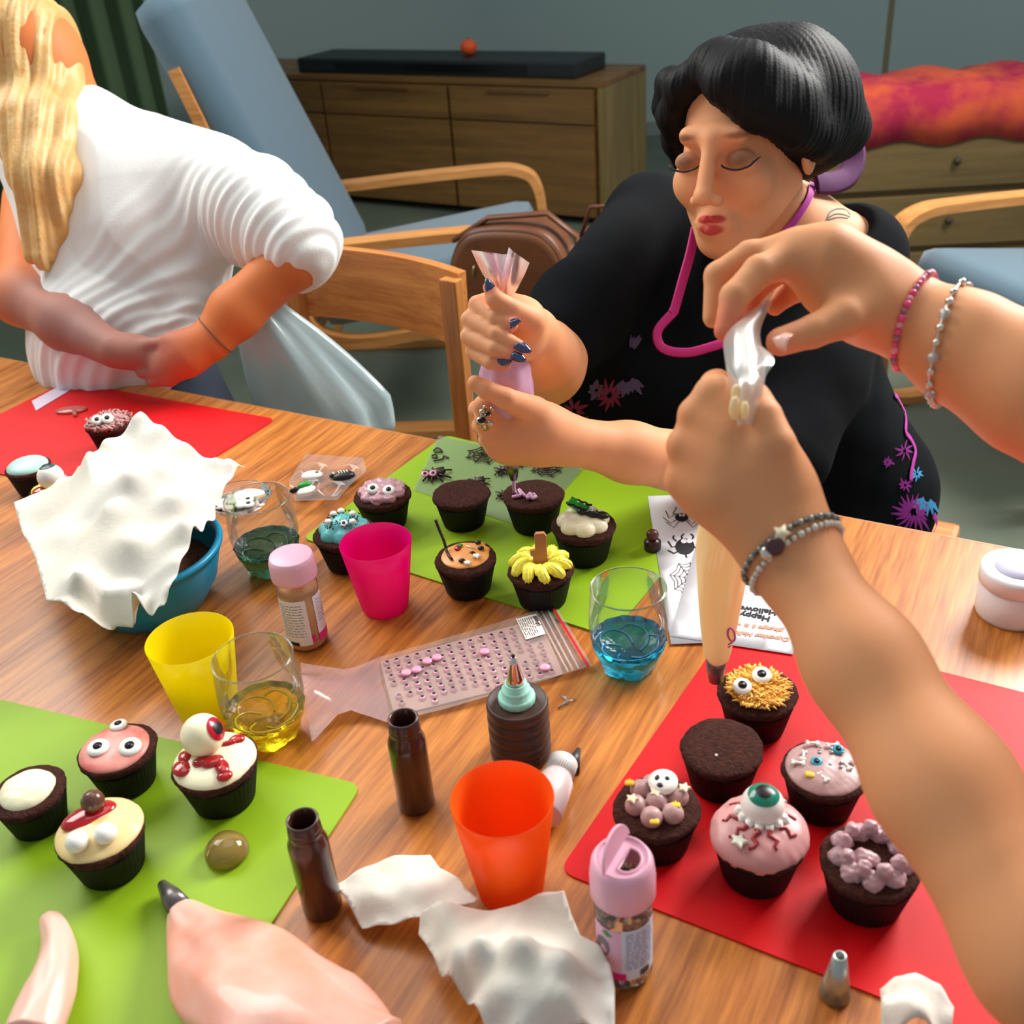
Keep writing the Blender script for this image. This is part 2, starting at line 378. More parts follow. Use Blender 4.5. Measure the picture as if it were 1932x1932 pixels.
a = P(1054, 1643)[:2]; tp = P(1345, 1225)[:2]; e1 = (tp - a) / np.linalg.norm(tp - a); bt = P(1480, 1810)[:2]; e2 = (bt - a) / np.linalg.norm(bt - a)
e1L = abs(np.cross(P(1765, 1264)[:2] - a, e2)) / abs(np.cross(e1, e2)); mat_([a, a + e2 * .43, a + e2 * .43 + e1 * e1L, a + e1 * e1L], m_red, 'cutting_mat', 'bright red cutting mat under six cupcakes beside the pink flip-top shaker')
a = P(520, 790)[:2]; e1 = P(400, 865)[:2] - a; e1 /= np.linalg.norm(e1); e2 = P(170, 727)[:2] - a; e2 /= np.linalg.norm(e2)
mat_([a, a + e1 * .28, a + e1 * .28 + e2 * .44, a + e2 * .44], m_red, 'cutting_mat', 'red cutting mat by the far table edge in front of the person in white')

# ---- printed sheets
m_paper = M('paper', (238, 238, 244), 0.75); m_ink = M('ink', (28, 28, 34), 0.7); m_ink2 = M('ink_salmon', (236, 158, 130), 0.7); m_ink3 = M('ink_brown', (92, 74, 70), .7)
ZP = 0.7424
def paper(name, corners, z, label, grp=None):
    c = np.mean(corners, axis=0); 
    hf = lambda v: 0.0004 * nz(v * 1.0, 25, 3)
    o = sheet(name, [(p[0] - c[0], p[1] - c[1]) for p in corners], hf, 0.03, m_paper, None, 0.0003)
    o.location = (c[0], c[1], z); return tag(o, label, 'paper', grp), c
p1a, p1b = P(1222, 936, ZP)[:2], P(1266, 1215, ZP)[:2]; ex = (p1b - p1a) / np.linalg.norm(p1b - p1a); ey = np.array([-ex[1], ex[0]])
sp, c1 = paper('printed_sheet', [p1a, p1b, p1b + ey * .19, p1a + ey * .19], ZP, 'white sheet printed with black spiders and a web, under the other sheet')
q = [P(1322, 1002, ZP + .001)[:2], P(1264, 1200, ZP + .001)[:2], P(1496, 1235, ZP + .001)[:2]]
e = q[2] - q[1]; f_ = (P(1577, 987, ZP + .001)[:2])
hp, c2 = paper('recipe_sheet', [q[1], q[2], f_ , f_ - (P(1577, 987)[:2] - P(1345, 925)[:2]) * 1.0, ], ZP + .0012, 'white recipe sheet with upside-down Happy Halloween heading behind the piping bag')
m_ph = M('paper_grey', (205, 200, 205), .7)
def ink_line(mb, pts, wd, z):
    pts = [np.array(p, float) for p in pts]
    L_, R_ = [], []
    for i, p in enumerate(pts):
        t = pts[min(i + 1, len(pts) - 1)] - pts[max(i - 1, 0)]; t = t / (np.linalg.norm(t) + 1e-9); n = np.array([-t[1], t[0]]) * wd / 2
        L_.append((*(p + n), z)); R_.append((*(p - n), z))
    mb.grid([L_, R_]); return mb
def disc(mb, c, rx, ry, z, n=20, ang=0):
    v = [(c[0] + rx * math.cos(k * 2 * PI / n) * math.cos(ang) - ry * math.sin(k * 2 * PI / n) * math.sin(ang), c[1] + rx * math.cos(k * 2 * PI / n) * math.sin(ang) + ry * math.sin(k * 2 * PI / n) * math.cos(ang), z) for k in range(n)]
    return mb.add(v, [tuple(range(n))])
def zx(px, py): return 1200 + px / 4.6, 920 + py / 4.6           # crop pixels of the printed sheets
def pxdisc(mb, cx, cy, rx, ry, z): mb.add([(*p_, z) for p_ in pin(None, [(cx + rx * math.cos(k * PI / 12), cy + ry * math.sin(k * PI / 12)) for k in range(24)], c1)], [tuple(range(24))])
def pin(o, pts, c, z=ZP): return [P(*zx(a, b), z)[:2] - c for a, b in pts]
zz = 0.0009
mb = MB(); pxdisc(mb, 397, 262, 57, 38, zz)
for leg in ([(345, 235), (285, 268), (255, 205)], [(440, 235), (520, 262), (520, 195)], [(320, 232), (350, 175), (352, 172)], [(475, 228), (432, 172)], [(345, 285), (300, 315), (235, 262)], [(370, 300), (330, 350), (258, 303)], [(450, 285), (490, 318), (552, 265)], [(440, 295), (495, 350), (545, 308)], [(320, 232), (380, 235)], [(475, 228), (420, 232)]):
    ink_line(mb, pin(sp, leg, c1), .0011, zz)
mb.build('spider_drawing', m_ink, sp, False)
mb = MB(); [pxdisc(mb, *p_, 12, 15, zz + .0002) for p_ in ((384, 243), (412, 243))]; mb.build('spider_eyes', m_paper, sp, False); mb = MB(); [pxdisc(mb, *p_, 4, 5, zz + .0004) for p_ in ((388, 240), (409, 240))]; mb.build('spider_pupils', m_ink, sp, False)
mb = MB(); pxdisc(mb, 425, 515, 84, 70, zz)
for leg in ([(350, 470), (318, 440), (330, 420)], [(345, 515), (310, 520), (278, 470)], [(360, 560), (330, 575), (275, 548)], [(400, 450), (395, 425), (415, 405)], [(490, 450), (500, 425), (475, 405)], [(430, 580), (440, 612)], [(500, 520), (545, 520), (570, 480)]):
    ink_line(mb, pin(sp, leg, c1), .0020, zz)
mb.build('spider_drawing', m_ink, sp, False)
mb = MB(); [pxdisc(mb, *p_, 26, 20, zz + .0002) for p_ in ((416, 470), (464, 468))]; mb.build('spider_eyes', m_paper, sp, False)
mb = MB(); wc = (470, 790)
spk = [(370, 662), (295, 762), (338, 885), (420, 940), (520, 930), (580, 800), (540, 690), (470, 655)]
for s_ in spk: ink_line(mb, pin(sp, [wc, s_], c1), .0008, zz)
for fr in (.3, .55, .8, 1.0):
    for i in range(8):
        A = np.array(wc) + (np.array(spk[i]) - wc) * fr; B = np.array(wc) + (np.array(spk[(i + 1) % 8]) - wc) * fr; m_ = (A + B) / 2 + (np.array(wc) - (A + B) / 2) * .12
        ink_line(mb, pin(sp, [A, m_, B], c1), .0008, zz)
mb.build('web_drawing', m_ink3, sp, False)
# heading, upside down as it lies
def along(px0, px1, z=ZP + .0012): 
    A, B = P(*zx(*px0), z)[:2], P(*zx(*px1), z)[:2]; return A - c2, math.atan2(*(B - A)[::-1]), np.linalg.norm(B - A)
for s_, p0, p1, sz, mt_, sh in (('Happy', (1170, 1128), (905, 1080), .0120, m_ink, 0), ('Halloween', (1225, 1075), (905, 1030), .0116, m_ink, 0), ('glaçage à la vanille !', (1285, 1232), (930, 1182), .0088, m_ink2, .35), ('Cupcakes Halloween', (1345, 1312), (880, 1248), .0088, m_ink2, .35)):
    A, an, ln = along(p0, p1); text_mesh('heading', s_, sz, mt_, hp, A, .0008, an, shear=sh)
mb = MB(); lc = M('ink_grey', (120, 128, 150), .7)
for r_ in range(7):
    y_ = 560 + r_ * 24; A, B = (pin(hp, [(940, y_), (1080, y_ + 14)], c2, ZP + .0012)); n = random.randint(5, 7); k = 0.0
    while k < .9:
        L_ = random.uniform(.06, .16); ink_line(mb, [A + (B - A) * k, A + (B - A) * min(1, k + L_)], .0011, .0009); k += L_ + .05
mb.build('text_lines', lc, hp, False)
mb = MB(); [disc(mb, pin(hp, [(970 - i * 3, 820 + i * 26)], c2, ZP + .0012)[0], .0007, .0007, .0009, 8) for i in range(5)]; mb.build('bullets', m_ink, hp, False)

# ================================================================ background furniture
oak = lambda n, ax='X': wood('oak_' + n + ax, (136, 84, 36), (188, 124, 62), ax, 1.0, .42, 40)
bd = 4.95
Lf, Rf = P(560, 372, 0), P(1143, 428, 0); sdir = (Rf - Lf); sang = math.atan2(sdir[1], sdir[0]); sl = np.linalg.norm(sdir)
sb = empty('sideboard', Rf, sang, 'wide low oak sideboard with drawers against the back wall', 'sideboard')
W_, H_, Dp = 2.35, 0.63, 0.45
wsb = wood('sideboard_oak', (96, 66, 30), (132, 94, 46), 'X', .5, .45, 30); wsb2 = wood('sideboard_end', (112, 92, 52), (140, 116, 68), 'Z', .5, .45, 30)
MB().box((-W_ / 2, Dp / 2, H_ / 2 + .02), (W_ - .04, Dp - .03, H_ - .04)).build('carcass', wsb, sb, False)
MB().box((-W_ / 2, Dp / 2, H_ - .012), (W_, Dp, .025), bev=.003).build('top', wsb, sb, False)
MB().box((-.012, Dp / 2, H_ / 2 - .012), (.025, Dp, H_ - .025)).build('end_panel', wsb2, sb, False)
MB().box((-W_ + .012, Dp / 2, H_ / 2 - .012), (.025, Dp, H_ - .025)).build('end_panel', wsb2, sb, False)
for i, (xa, xb) in enumerate(((-.04, -.80), (-.81, -1.57), (-1.58, -2.31))):
    dr = MB().box(((xa + xb) / 2, -.004, H_ - .105), (xa - xb - .006, .02, .145), bev=.002).build('drawer', wsb, sb, False)
    MB().box(((xa + xb) / 2, -.018, H_ - .05), (.32, .012, .012), bev=.002).build('handle', wood('handle_oak', (80, 54, 26), (110, 76, 40), 'X'), dr, False)
    MB().box(((xa + xb) / 2, -.004, (H_ - .185) / 2 + .02), (xa - xb - .006, .02, H_ - .225), bev=.002).build('door', wsb, sb, False)
# things on the sideboard
SBm = Matrix.Translation(Vector(Rf)) @ Matrix.Rotation(sang, 4, 'Z')
t_ = empty('hifi_box', SBm @ Vector((-.95, .19, H_ + .001)), sang, 'long low black box lying on top of the sideboard', 'box')
MB().box((0, 0, .035), (1.6, .30, .07), bev=.01).build('casing', M('black_matt', (26, 32, 34), .5), t_, False)
MB().box((0, -.152, .035), (1.1, .004, .035)).build('front_strip', M('black_gloss', (16, 18, 22), .2), t_, False)
t_ = MB().ball((0, 0, .036), (.04, .04, .036), 20, 12).build('orange_fruit', M('orange_skin', (226, 84, 36), .5)); t_.location = SBm @ Vector((-.80, .19, H_ + .071)); tag(t_, 'small round orange fruit on the black box on the sideboard', 'fruit')
MB().ball((0, 0, .073), (.006, .006, .004), 8, 6).build('stem', M('stem_green', (80, 100, 50), .6), t_)

# dark green curtain beside the armchair
rows = []
for z_ in (0.05, .8, 1.6, 2.4): rows.append([(-2.75 + i * .02, 4.6 + .035 * math.sin(i * 1.15) + .012 * math.sin(i * .37 + z_), z_) for i in range(75)])
o = MB().grid(rows).build('curtain', M('curtain_green', (62, 84, 56), .85)); solid(o, .004); tag(o, 'dark olive green curtain hanging behind the reclining armchair', 'curtain')

bent = wood('bentwood', (176, 112, 54), (212, 150, 86), 'X', 1.0, .35, 60)
def bend(pts, hw, th, n=7):                   # a bentwood strip: flat bar following points in the x-z plane
    c = spline(pts, n); up, lo_ = [], []
    v = []; f = []
    for i, p in enumerate(c):
        t = c[min(i + 1, len(c) - 1)] - c[max(i - 1, 0)]; t = t / np.linalg.norm(t); nn_ = np.array([-t[2], 0, t[0]]) * th / 2
        for s_, q_ in ((-1, nn_), (1, nn_), (1, -nn_), (-1, -nn_)): v.append(p + q_ + np.array([0, s_ * hw, 0]))
    for i in range(len(c) - 1):
        for k in range(4): f.append((i * 4 + k, i * 4 + (k + 1) % 4, i * 4 + 4 + (k + 1) % 4, i * 4 + 4 + k))
    m = len(c) * 4; f += [(3, 2, 1, 0), (m - 4, m - 3, m - 2, m - 1)]; return v, f
def cushion(name, size, mat, parent, pos, rot):
    b = MB().box((0, 0, 0), size, bev=min(size) * .42); 
    o = b.build(name, mat, parent); o.location = pos; o.rotation_euler = rot; return o
def armchair(loc, rz, label, hb=1.0, fab=(96, 120, 136), sc=1.0):
    t = empty('armchair', loc, rz, label, 'armchair', 'bentwood armchairs with blue cushions'); t.scale = (sc,) * 3
    mf = M('blue_fabric_%d' % fab[0], fab, .9, bump=(500, .4, .002), sheen=.3)
    for s_ in (-1, 1):
        v, f = bend([(-.42, 0, .015), (0, 0, .015), (.23, 0, .015), (.32, 0, .07), (.33, 0, .3), (.32, 0, .50), (.26, 0, .565), (.1, 0, .57), (-.32, 0, .545)], .033, .024)
        fr = MB().add([(p[0], p[1] + s_ * .34, p[2]) for p in v], f).build('side_frame', bent, t, False); smooth_by_angle(fr)
        v, f = bend([(-.46, 0, .02), (-.36, 0, .30), (-.40, 0, .55)], .033, .024); MB().add([(p[0] + .05, p[1] + s_ * .34, p[2]) for p in v], f).build('rear_leg', bent, t, False)
    for s_ in (-1, 1):
        v, f = bend([(.30, 0, .36), (.1, 0, .30), (-.22, 0, .27), (-.35, 0, .42), (-.53, 0, 1.0)], .02, .03); MB().add([(p[0], p[1] + s_ * .27, p[2]) for p in v], f).build('seat_rail', bent, t, False)
    MB().box((.28, 0, .33), (.03, .66, .04), bev=.004).build('cross_rail', bent, t, False); MB().box((-.30, 0, .30), (.03, .66, .04), bev=.004).build('cross_rail', bent, t, False)
    cushion('seat_cushion', (.60, .54, .13), mf, t, (.02, 0, .40), (0, math.radians(-9), 0)); cushion('back_cushion', (.13, .56, .84), mf, t, (-.415, 0, .77), (0, math.radians(-21), 0))
    return t
armchair((-.20, 3.22, 0), math.radians(-6), 'blue-grey bentwood armchair reclining in front of the sideboard', fab=(74, 98, 112), sc=1.05)
fl = P(1757, 925, 0)
armchair((fl[0] + .42, fl[1] + .25, 0), math.radians(195), 'bright blue bentwood armchair behind the dark-haired woman', fab=(74, 116, 166))

# wooden chair with curved back rail beside the person in white
ca = math.atan2(-.22, .28) + .03
ch = empty('dining_chair', (-.222, 1.875, 0), ca, 'empty honey-coloured wooden chair with a wide curved back rail', 'chair')
cw = wood('chair_beech', (168, 96, 40), (204, 134, 68), 'X', 1.0, .4, 55); cw2 = wood('chair_beechZ', (162, 94, 42), (200, 132, 68), 'Z', 1.0, .36, 55)
def arc(z, th, off=0): return [(x_, .10 - .10 * (1 - (x_ / .205) ** 2) * -1 * -1 + .0 + off + .035 * (1 - (x_ / .205) ** 2), z) for x_ in np.linspace(-.205, .205, 15)]
v = []; f = []; xs = np.linspace(-.205, .205, 15)
for x_ in xs:
    y_ = .035 * (1 - (x_ / .205) ** 2)
    for yy, zz_ in ((y_ - .011, .715), (y_ + .011, .715), (y_ + .018, .848), (y_ - .002, .848)): v.append((x_, yy, zz_))
for i in range(14):
    for k in range(4): f.append((i * 4 + k, i * 4 + (k + 1) % 4, i * 4 + 4 + (k + 1) % 4, i * 4 + 4 + k))
f += [(3, 2, 1, 0), (56, 57, 58, 59)]
smooth_by_angle(MB().add(v, f).build('back_rail', cw, ch, False))
for s_ in (-1, 1):
    MB().box((s_ * .192, -.010, .42), (.036, .022, .842), bev=.003).build('leg', cw2, ch, False)
    MB().box((s_ * .195, -.40, .215), (.034, .034, .43), bev=.003).build('leg', cw2, ch, False)
MB().box((0, -.20, .445), (.42, .42, .028), bev=.01).build('seat', cw, ch, False)
MB().box((0, -.015, .40), (.36, .02, .05)).build('seat_rail', cw, ch, False)

# brown satchel and handbag on a low bench
bz = 0.44; bl = P(985, 600, bz)
bn = empty('bench', (bl[0] + .19, bl[1] + .09, 0), -.25, 'low dark bench carrying the brown bags', 'bench')
MB().box((0, 0, .42), (.66, .27, .04), bev=.006).build('seat', M('dark_bench', (60, 48, 38), .6), bn, False)
for s_ in (-1, 1):
    for t__ in (-1, 1): MB().box((s_ * .24, t__ * .10, .2), (.04, .04, .4)).build('leg', M('dark_bench', (60, 48, 38), .6), bn, False)
m_lea = M('brown_leather', (112, 66, 36), .42, var=(9, (86, 46, 26), .25), bump=(180, .25, .002)); m_brs = M('brass', (196, 180, 120), .3, 1)
sg = empty('satchel', (bl[0] - .01, bl[1] + .06, bz), -.32, 'brown leather satchel with a brass swivel clip on the bench', 'bag')
def hump(w_, d_, h_, n=10):
    pr = [(-w_ / 2, 0), (-w_ / 2 - .004, h_ * .55), (-w_ / 2 + .03, h_ * .88), (-w_ * .2, h_), (w_ * .2, h_), (w_ / 2 - .03, h_ * .88), (w_ / 2 + .004, h_ * .55), (w_ / 2, 0)]
    c = spline([(a_, 0, b_) for a_, b_ in pr], 4); v = []; f = []
    for s_, k_ in ((-d_ / 2, .97), (-d_ / 2 - .008, .9), (-d_ / 2, 1.0)): pass
    for yy, k_ in ((-d_ / 2 - .004, .9), (-d_ / 2, .985), (-d_ / 2 + .01, 1.0), (d_ / 2 - .01, 1.0), (d_ / 2, .985), (d_ / 2 + .004, .9)):
        for p in c: v.append((p[0] * k_, yy, p[2] * k_ if p[2] > 0 else 0))
    m = len(c)
    for i in range(5):
        for k in range(m): f.append((i * m + k, i * m + (k + 1) % m, (i + 1) * m + (k + 1) % m, (i + 1) * m + k))
    f += [tuple(reversed(range(m))), tuple(5 * m + k for k in range(m))]; return v, f
v, f = hump(.30, .12, .235); MB().add(v, f).build('body', m_lea, sg)
v, f = hump(.285, .012, .20); MB().add([(a_, b_ - .071, c_ + .03) for a_, b_, c_ in v], f).build('flap', m_lea, sg)
MB().tube([(-.15, -.02, .19), (-.05, -.03, .252), (.1, -.02, .262), (.168, 0, .20), (.175, -.01, .1), (.16, -.04, .03)], .007, 8, flat=((0, 1, 0), 2.0)).build('strap', m_lea, sg)
for x_ in (-.08, -.055): MB().tube([(x_, -.084, .145), (x_ - .006, -.084, .12)], .002, 6).build('stud', m_brs, sg)
cl = MB().ball((.150, -.07, .085), (.008, .007, .022), 12, 8); cl.tube([(.150 + .014 * math.cos(t), -.07, .122 + .014 * math.sin(t)) for t in np.linspace(0, 2 * PI, 16, endpoint=False)], .0025, 6, closed=True)
cl.tube([(.150 + .016 * math.cos(t), -.072, .055 + .008 * math.sin(t)) for t in np.linspace(0, 2 * PI, 16, endpoint=False)], .0028, 6, closed=True); cl.build('swivel_clip', m_brs, sg)
MB().tube([(.146, -.068, .048), (.135, -.07, .0), ], .010, 8, flat=((0, 1, 0), .3)).build('strap_end', m_lea, sg)
hb = empty('handbag', (bl[0] + .27, bl[1] + .14, bz), -.2, 'open red-brown handbag behind the satchel with a phone on it', 'bag')
v, f = hump(.26, .14, .17); MB().add(v, f).build('body', M('red_leather', (104, 48, 34), .35, var=(14, (150, 100, 90), .12), bump=(60, .5, .006)), hb)
MB().tube([(-.1, .0, .15), (-.07, -.02, .235), (.05, -.02, .24), (.1, 0, .15)], .006, 8).build('handle', m_lea, hb)
ph = empty('phone', (bl[0] + .215, bl[1] + .10, bz + .172), .3, 'white-edged smartphone lying on the red-brown handbag', 'phone')
MB().box((0, 0, .005), (.065, .13, .008), bev=.003).build('case', M('white_plastic', (225, 228, 228), .3), ph, False); MB().box((0, 0, .0096), (.056, .10, .0012)).build('screen', M('black_gloss'), ph, False)
ph.rotation_euler = (math.radians(22), 0, math.radians(-40))

# low dresser with a red throw at the far right
dd = D(1700, 300, 3.6); 
ds = empty('dresser', (dd[0] + .10, dd[1] + .15, 0), -.08, 'low brown dresser under a red throw near the back wall', 'dresser')
Hd = float(D(1700, 230, 3.6)[2]); wd_ = wood('dresser_wood', (92, 76, 44), (122, 100, 60), 'X', .6, .5, 30)
MB().box((.15, .22, Hd / 2 + .03), (.95, .42, Hd - .06)).build('carcass', wd_, ds, False)
MB().box((.15, .22, Hd - .012), (1.0, .46, .024)).build('top', wd_, ds, False)
for k in range(3):
    dr = MB().box((.15, .0, Hd - .16 - k * .21), (.90, .02, .185), bev=.003).build('drawer', wd_, ds, False); MB().ball((.15, -.02, Hd - .16 - k * .21), .014, 10, 8).build('knob', M('dark_bench'), dr)
for s_ in (-.28, .58): MB().box((s_, .22, .04), (.05, .4, .08)).build('foot', wd_, ds, False)
rows = [[(x_, y_, z_ + .012 * math.sin(x_ * 22 + y_ * 9)) for x_ in np.linspace(-.52, .52, 40)] for y_, z_ in ((-.03, -.10), (-.03, .02), (.0, .07), (.1, .09), (.3, .09), (.42, .06), (.44, -.08))]
o = MB().grid(rows).build('throw_blanket', M('throw_red', (170, 30, 66), .9, var=(7, (206, 84, 50), .1))); solid(o, .008); o.location = (dd[0] + .25, dd[1] + .15, Hd + .008); o.rotation_euler = (0, 0, -.08)
tag(o, 'crumpled crimson and orange throw folded over the brown dresser', 'throw')
dp = D(1672, 110, 5.2); o = MB().lathe([(.0, 0), (.09, 0), (.10, .02), (.03, .05), (.014, .1), (.014, 1.3), (.0, 1.31)], 20).build('coat_stand', M('stand_wood', (120, 104, 74), .5)); o.location = (dp[0], dp[1], 0); tag(o, 'thin wooden pole stand beside the dresser with the red throw', 'stand')

# ================================================================ cupcakes
m_liner = M('liner_black', (12, 13, 15), .6, spec=.25, bump=(300, .2, .001)); m_cake = M('chocolate_cake', (76, 42, 34), .95, spec=.2, var=(260, (50, 27, 22), .2), bump=(420, .9, .0022))
m_white = M('sugar_white', (248, 246, 238), .35, coat=.2); m_blk = M('sugar_black', (18, 18, 20), .35)
m_purple = M('icing_purple', (196, 150, 160), .32, sss=.25, coat=.3); m_cream = M('icing_cream', (255, 244, 208), .35, sss=.2, coat=.2); m_teal = M('icing_teal', (96, 184, 186), .35, sss=.2)
m_orange = M('icing_orange', (250, 170, 92), .35, sss=.2); m_yellow = M('icing_yellow', (255, 244, 84), .35, sss=.1); m_pinki = M('icing_pink', (236, 164, 150), .35, sss=.2, var=(60, (214, 104, 96), .2))
m_lav = M('icing_mauve', (186, 150, 148), .4, sss=.2, bump=(90, .3, .002)); m_red_s = M('red_syrup', (176, 14, 22), .12, coat=.6); m_choc = M('dark_chocolate', (50, 26, 20), .3)
m_honey = M('icing_honey', (246, 198, 96), .4, sss=.15, var=(80, (238, 170, 60), .2)); m_greeni = M('sugar_green', (40, 160, 60), .3); m_gold = M('sugar_yellow', (232, 190, 40), .4)

def candy_eye(par, x, y, z, R, dx=0, dy=0, tilt=0.0, az=0.0, name='candy_eye', pm=None, wm=None, pr=.42):
    e = MB().lathe([(0, 0), (R * .9, 0), (R, R * .18), (R * .93, R * .36), (R * .6, R * .46), (0, R * .5)], 24).build(name, wm or m_white, par)
    e.location = (x, y, z); e.rotation_euler = Matrix.Rotation(az, 3, 'Z').to_euler() if not tilt else (Matrix.Rotation(az, 3, 'Z') @ Matrix.Rotation(tilt, 3, 'X')).to_euler()
    MB().lathe([(0, 0), (R * pr, 0), (R * pr, R * .06), (0, R * .14)], 18, c=(dx * R, dy * R, R * .45)).build('pupil', pm or m_blk, e)
    return e
def frost(par, prims, mat, h=.0011, name='frosting', disp=None):
    A = np.array([np.array(p[1]) - p[-2] * 1.0 if False else np.array(p[1]) for p in prims], float)
    ext = np.array([[(max(p[2]) if hasattr(p[2], '__len__') and p[0] == 'e' else (p[2] if p[0] == 'e' else max(p[3], p[4])))] for p in prims])
    pts = [np.array(p[1], float) for p in prims] + [np.array(p[2], float) for p in prims if p[0] == 'c']
    R = float(ext.max()) + .006; lo = np.min(pts, 0) - R; hi = np.max(pts, 0) + R
    lo[2] = max(lo[2], -.008); s = SDF(lo, hi, h)
    for p in prims:
        if p[0] == 'e': s.ell(p[1], p[2], p[3])
        else: s.cap(p[1], p[2], p[3], p[4], p[5])
    return s.mesh(name, mat, par, disp)
CZ = 0.742
def cupcake(px, py, wpx, label, hs=1.0, lift=0.0):
    """px,py: centre of the cake's top in the photograph; wpx: its width"""
    h = 0.044; p = P(px, py, CZ + h * .97); 
    for _ in range(3):
        dep = proj(p)[2]; r = wpx / 2 * dep / F; h = r * 1.20 * hs; p = P(px, py, CZ + h)
    az = math.atan2(-p[0], p[1])
    t = empty('cupcake', (p[0], p[1], CZ), az, label, 'cupcake')
    n = 44; pl = lambda R, z, a: R * (1 + .012 * math.cos(a * n) + .006 * math.sin(3 * a + px))
    MB().lathe([(0, 0), (r * .68, 0), (r * .71, .001), (r * .80, h * .35), (r * .90, h * .72), (r * .93, h * .80), (r * .91, h * .80), (r * .7, h * .3), (0, h * .3)], 132, mod=lambda R, z, a: pl(R, z, a) if R > r * .5 else R).build('paper_liner', m_liner, t)
    rs = random.Random(px); ph = [rs.random() * 6.28 for _ in range(6)]
    wob = lambda R, z, a: R * (1 + (.018 * math.sin(2 * a + ph[0]) + .012 * math.sin(5 * a + ph[1]) + .008 * math.sin(11 * a + ph[2]) + .006 * math.sin(23 * a + ph[3]))) if z > h * .5 else R
    MB().lathe([(0, h * .31), (r * .69, h * .31), (r * .90, h * .79), (r * .965, h * .86), (r * 1.0, h * .93), (r * .985, h * .985), (r * .94, h * 1.01), (r * .8, h * 1.035), (r * .55, h * 1.06), (r * .25, h * 1.075), (0, h * 1.08)], 90, mod=wob).build('cake', m_cake, t)
    t['_r'] = 0; del t['_r']
    top = empty('decoration_anchor', (0, 0, 0)); bpy.data.objects.remove(top)
    return t, r, h
def blobs(r, h, n, rr, rb, zo=0.0, ph=0.0, k=.002, sq=.8): return [('e', (math.cos(ph + 2 * PI * i / n) * rr * r, math.sin(ph + 2 * PI * i / n) * rr * r, h * 1.04 + zo), (rb * r, rb * r, rb * r * sq), k) for i in range(n)]
def star(par, x, y, z, s, mat=m_white, name='sugar_star', pts=4, az=0):
    p = []
    for i in range(pts * 2): a = az + PI * i / pts; q = s * (1 if i % 2 == 0 else .5); p.append((q * math.cos(a), q * math.sin(a)))
    o = MB().prism(p, 0, s * .5).build(name, mat, par, False); o.location = (x, y, z); bv = o.modifiers.new('b', 'BEVEL'); bv.width = s * .15; bv.segments = 2; return o
def bone(par, x, y, z, s, az, mat=m_white, tilt=0):
    b = MB().tube([(-s, 0, 0), (s, 0, 0)], s * .28, 8)
    for u in (-1, 1):
        for v_ in (-1, 1): b.ball((u * s, v_ * s * .3, 0), s * .38, 10, 8)
    o = b.build('sugar_bone', mat, par); o.location = (x, y, z); o.rotation_euler = (0, tilt, az); return o
def pumpkin(par, x, y, z, s):
    b = MB()
    for k in (-1, 0, 1): b.ball((k * s * .45, 0, 0), (s * .55, s * .8, s * .35), 12, 8)
    o = b.build('sugar_pumpkin', m_gold, par); o.location = (x, y, z); MB().box((0, s * .85, 0), (s * .3, s * .4, s * .3)).build('stem', m_gold, o); return o
def skull_face(par, x, y, z, R, az=0, tilt=0.0):
    o = MB().lathe([(0, 0), (R, 0), (R * 1.02, R * .2), (R * .7, R * .42), (0, R * .5)], 24, mod=lambda q, z_, a: q * (1.0 + .12 * math.cos(a * 1 - 1.2))).build('sugar_skull', m_white, par); o.location = (x, y, z); o.rotation_euler = (tilt, 0, az)
    for dx, dy, sx, sy in ((-.35, .1, .2, .26), (.3, .25, .2, .2), (.0, -.42, .24, .2)): MB().ball((dx * R, dy * R, R * .42), (sx * R, sy * R, R * .1), 12, 6).build('eye_socket', m_blk, o)
    for k in range(4): MB().box((R * (.62 + .06 * (k % 2)), R * (.5 - .18 * k), R * .34), (R * .14, R * .10, R * .12)).build('stitch', m_blk, o)
    return o
def bumps(sc, amp, seed): return lambda p, n: amp * nz(p, sc, seed, 3)

# --- seven on the middle green mat
t, r, h = cupcake(721, 932, 108, 'chocolate cupcake with lumpy mauve icing and two round candy eyes on the middle green mat')
pr = blobs(r, h, 9, .60, .26, .002, .2) + blobs(r, h, 6, .33, .28, .005, .5) + [('e', (0, 0, h * 1.04 + .004), (r * .45, r * .45, .008), .003)]
frost(t, pr, m_purple, disp=bumps(700, .0011, 5)); candy_eye(t, -.28 * r, -.25 * r, h * 1.04 + .0115, .0075, -.05, .0, .42); candy_eye(t, .24 * r, -.42 * r, h * 1.04 + .0095, .0075, 0, .0, .45)
t, r, h = cupcake(870, 930, 109, 'plain undecorated chocolate cupcake on the middle green mat behind the orange-iced one')
t, r, h = cupcake(1006, 932, 116, 'chocolate cupcake under the nozzle with a small squiggle of lilac icing')
b = MB(); b.tube(spline([(-.58, .35, 1.03), (-.62, .1, 1.13), (-.52, -.2, 1.1), (-.66, -.3, 1.1), (-.42, -.3, 1.14), (-.45, -.05, 1.2), (-.25, -.35, 1.12), (-.1, -.3, 1.16), (-.2, -.5, 1.13), (.05, -.42, 1.16), (-.02, -.56, 1.13), (-.12, -.35, 1.22)], 6), .0021, 8)
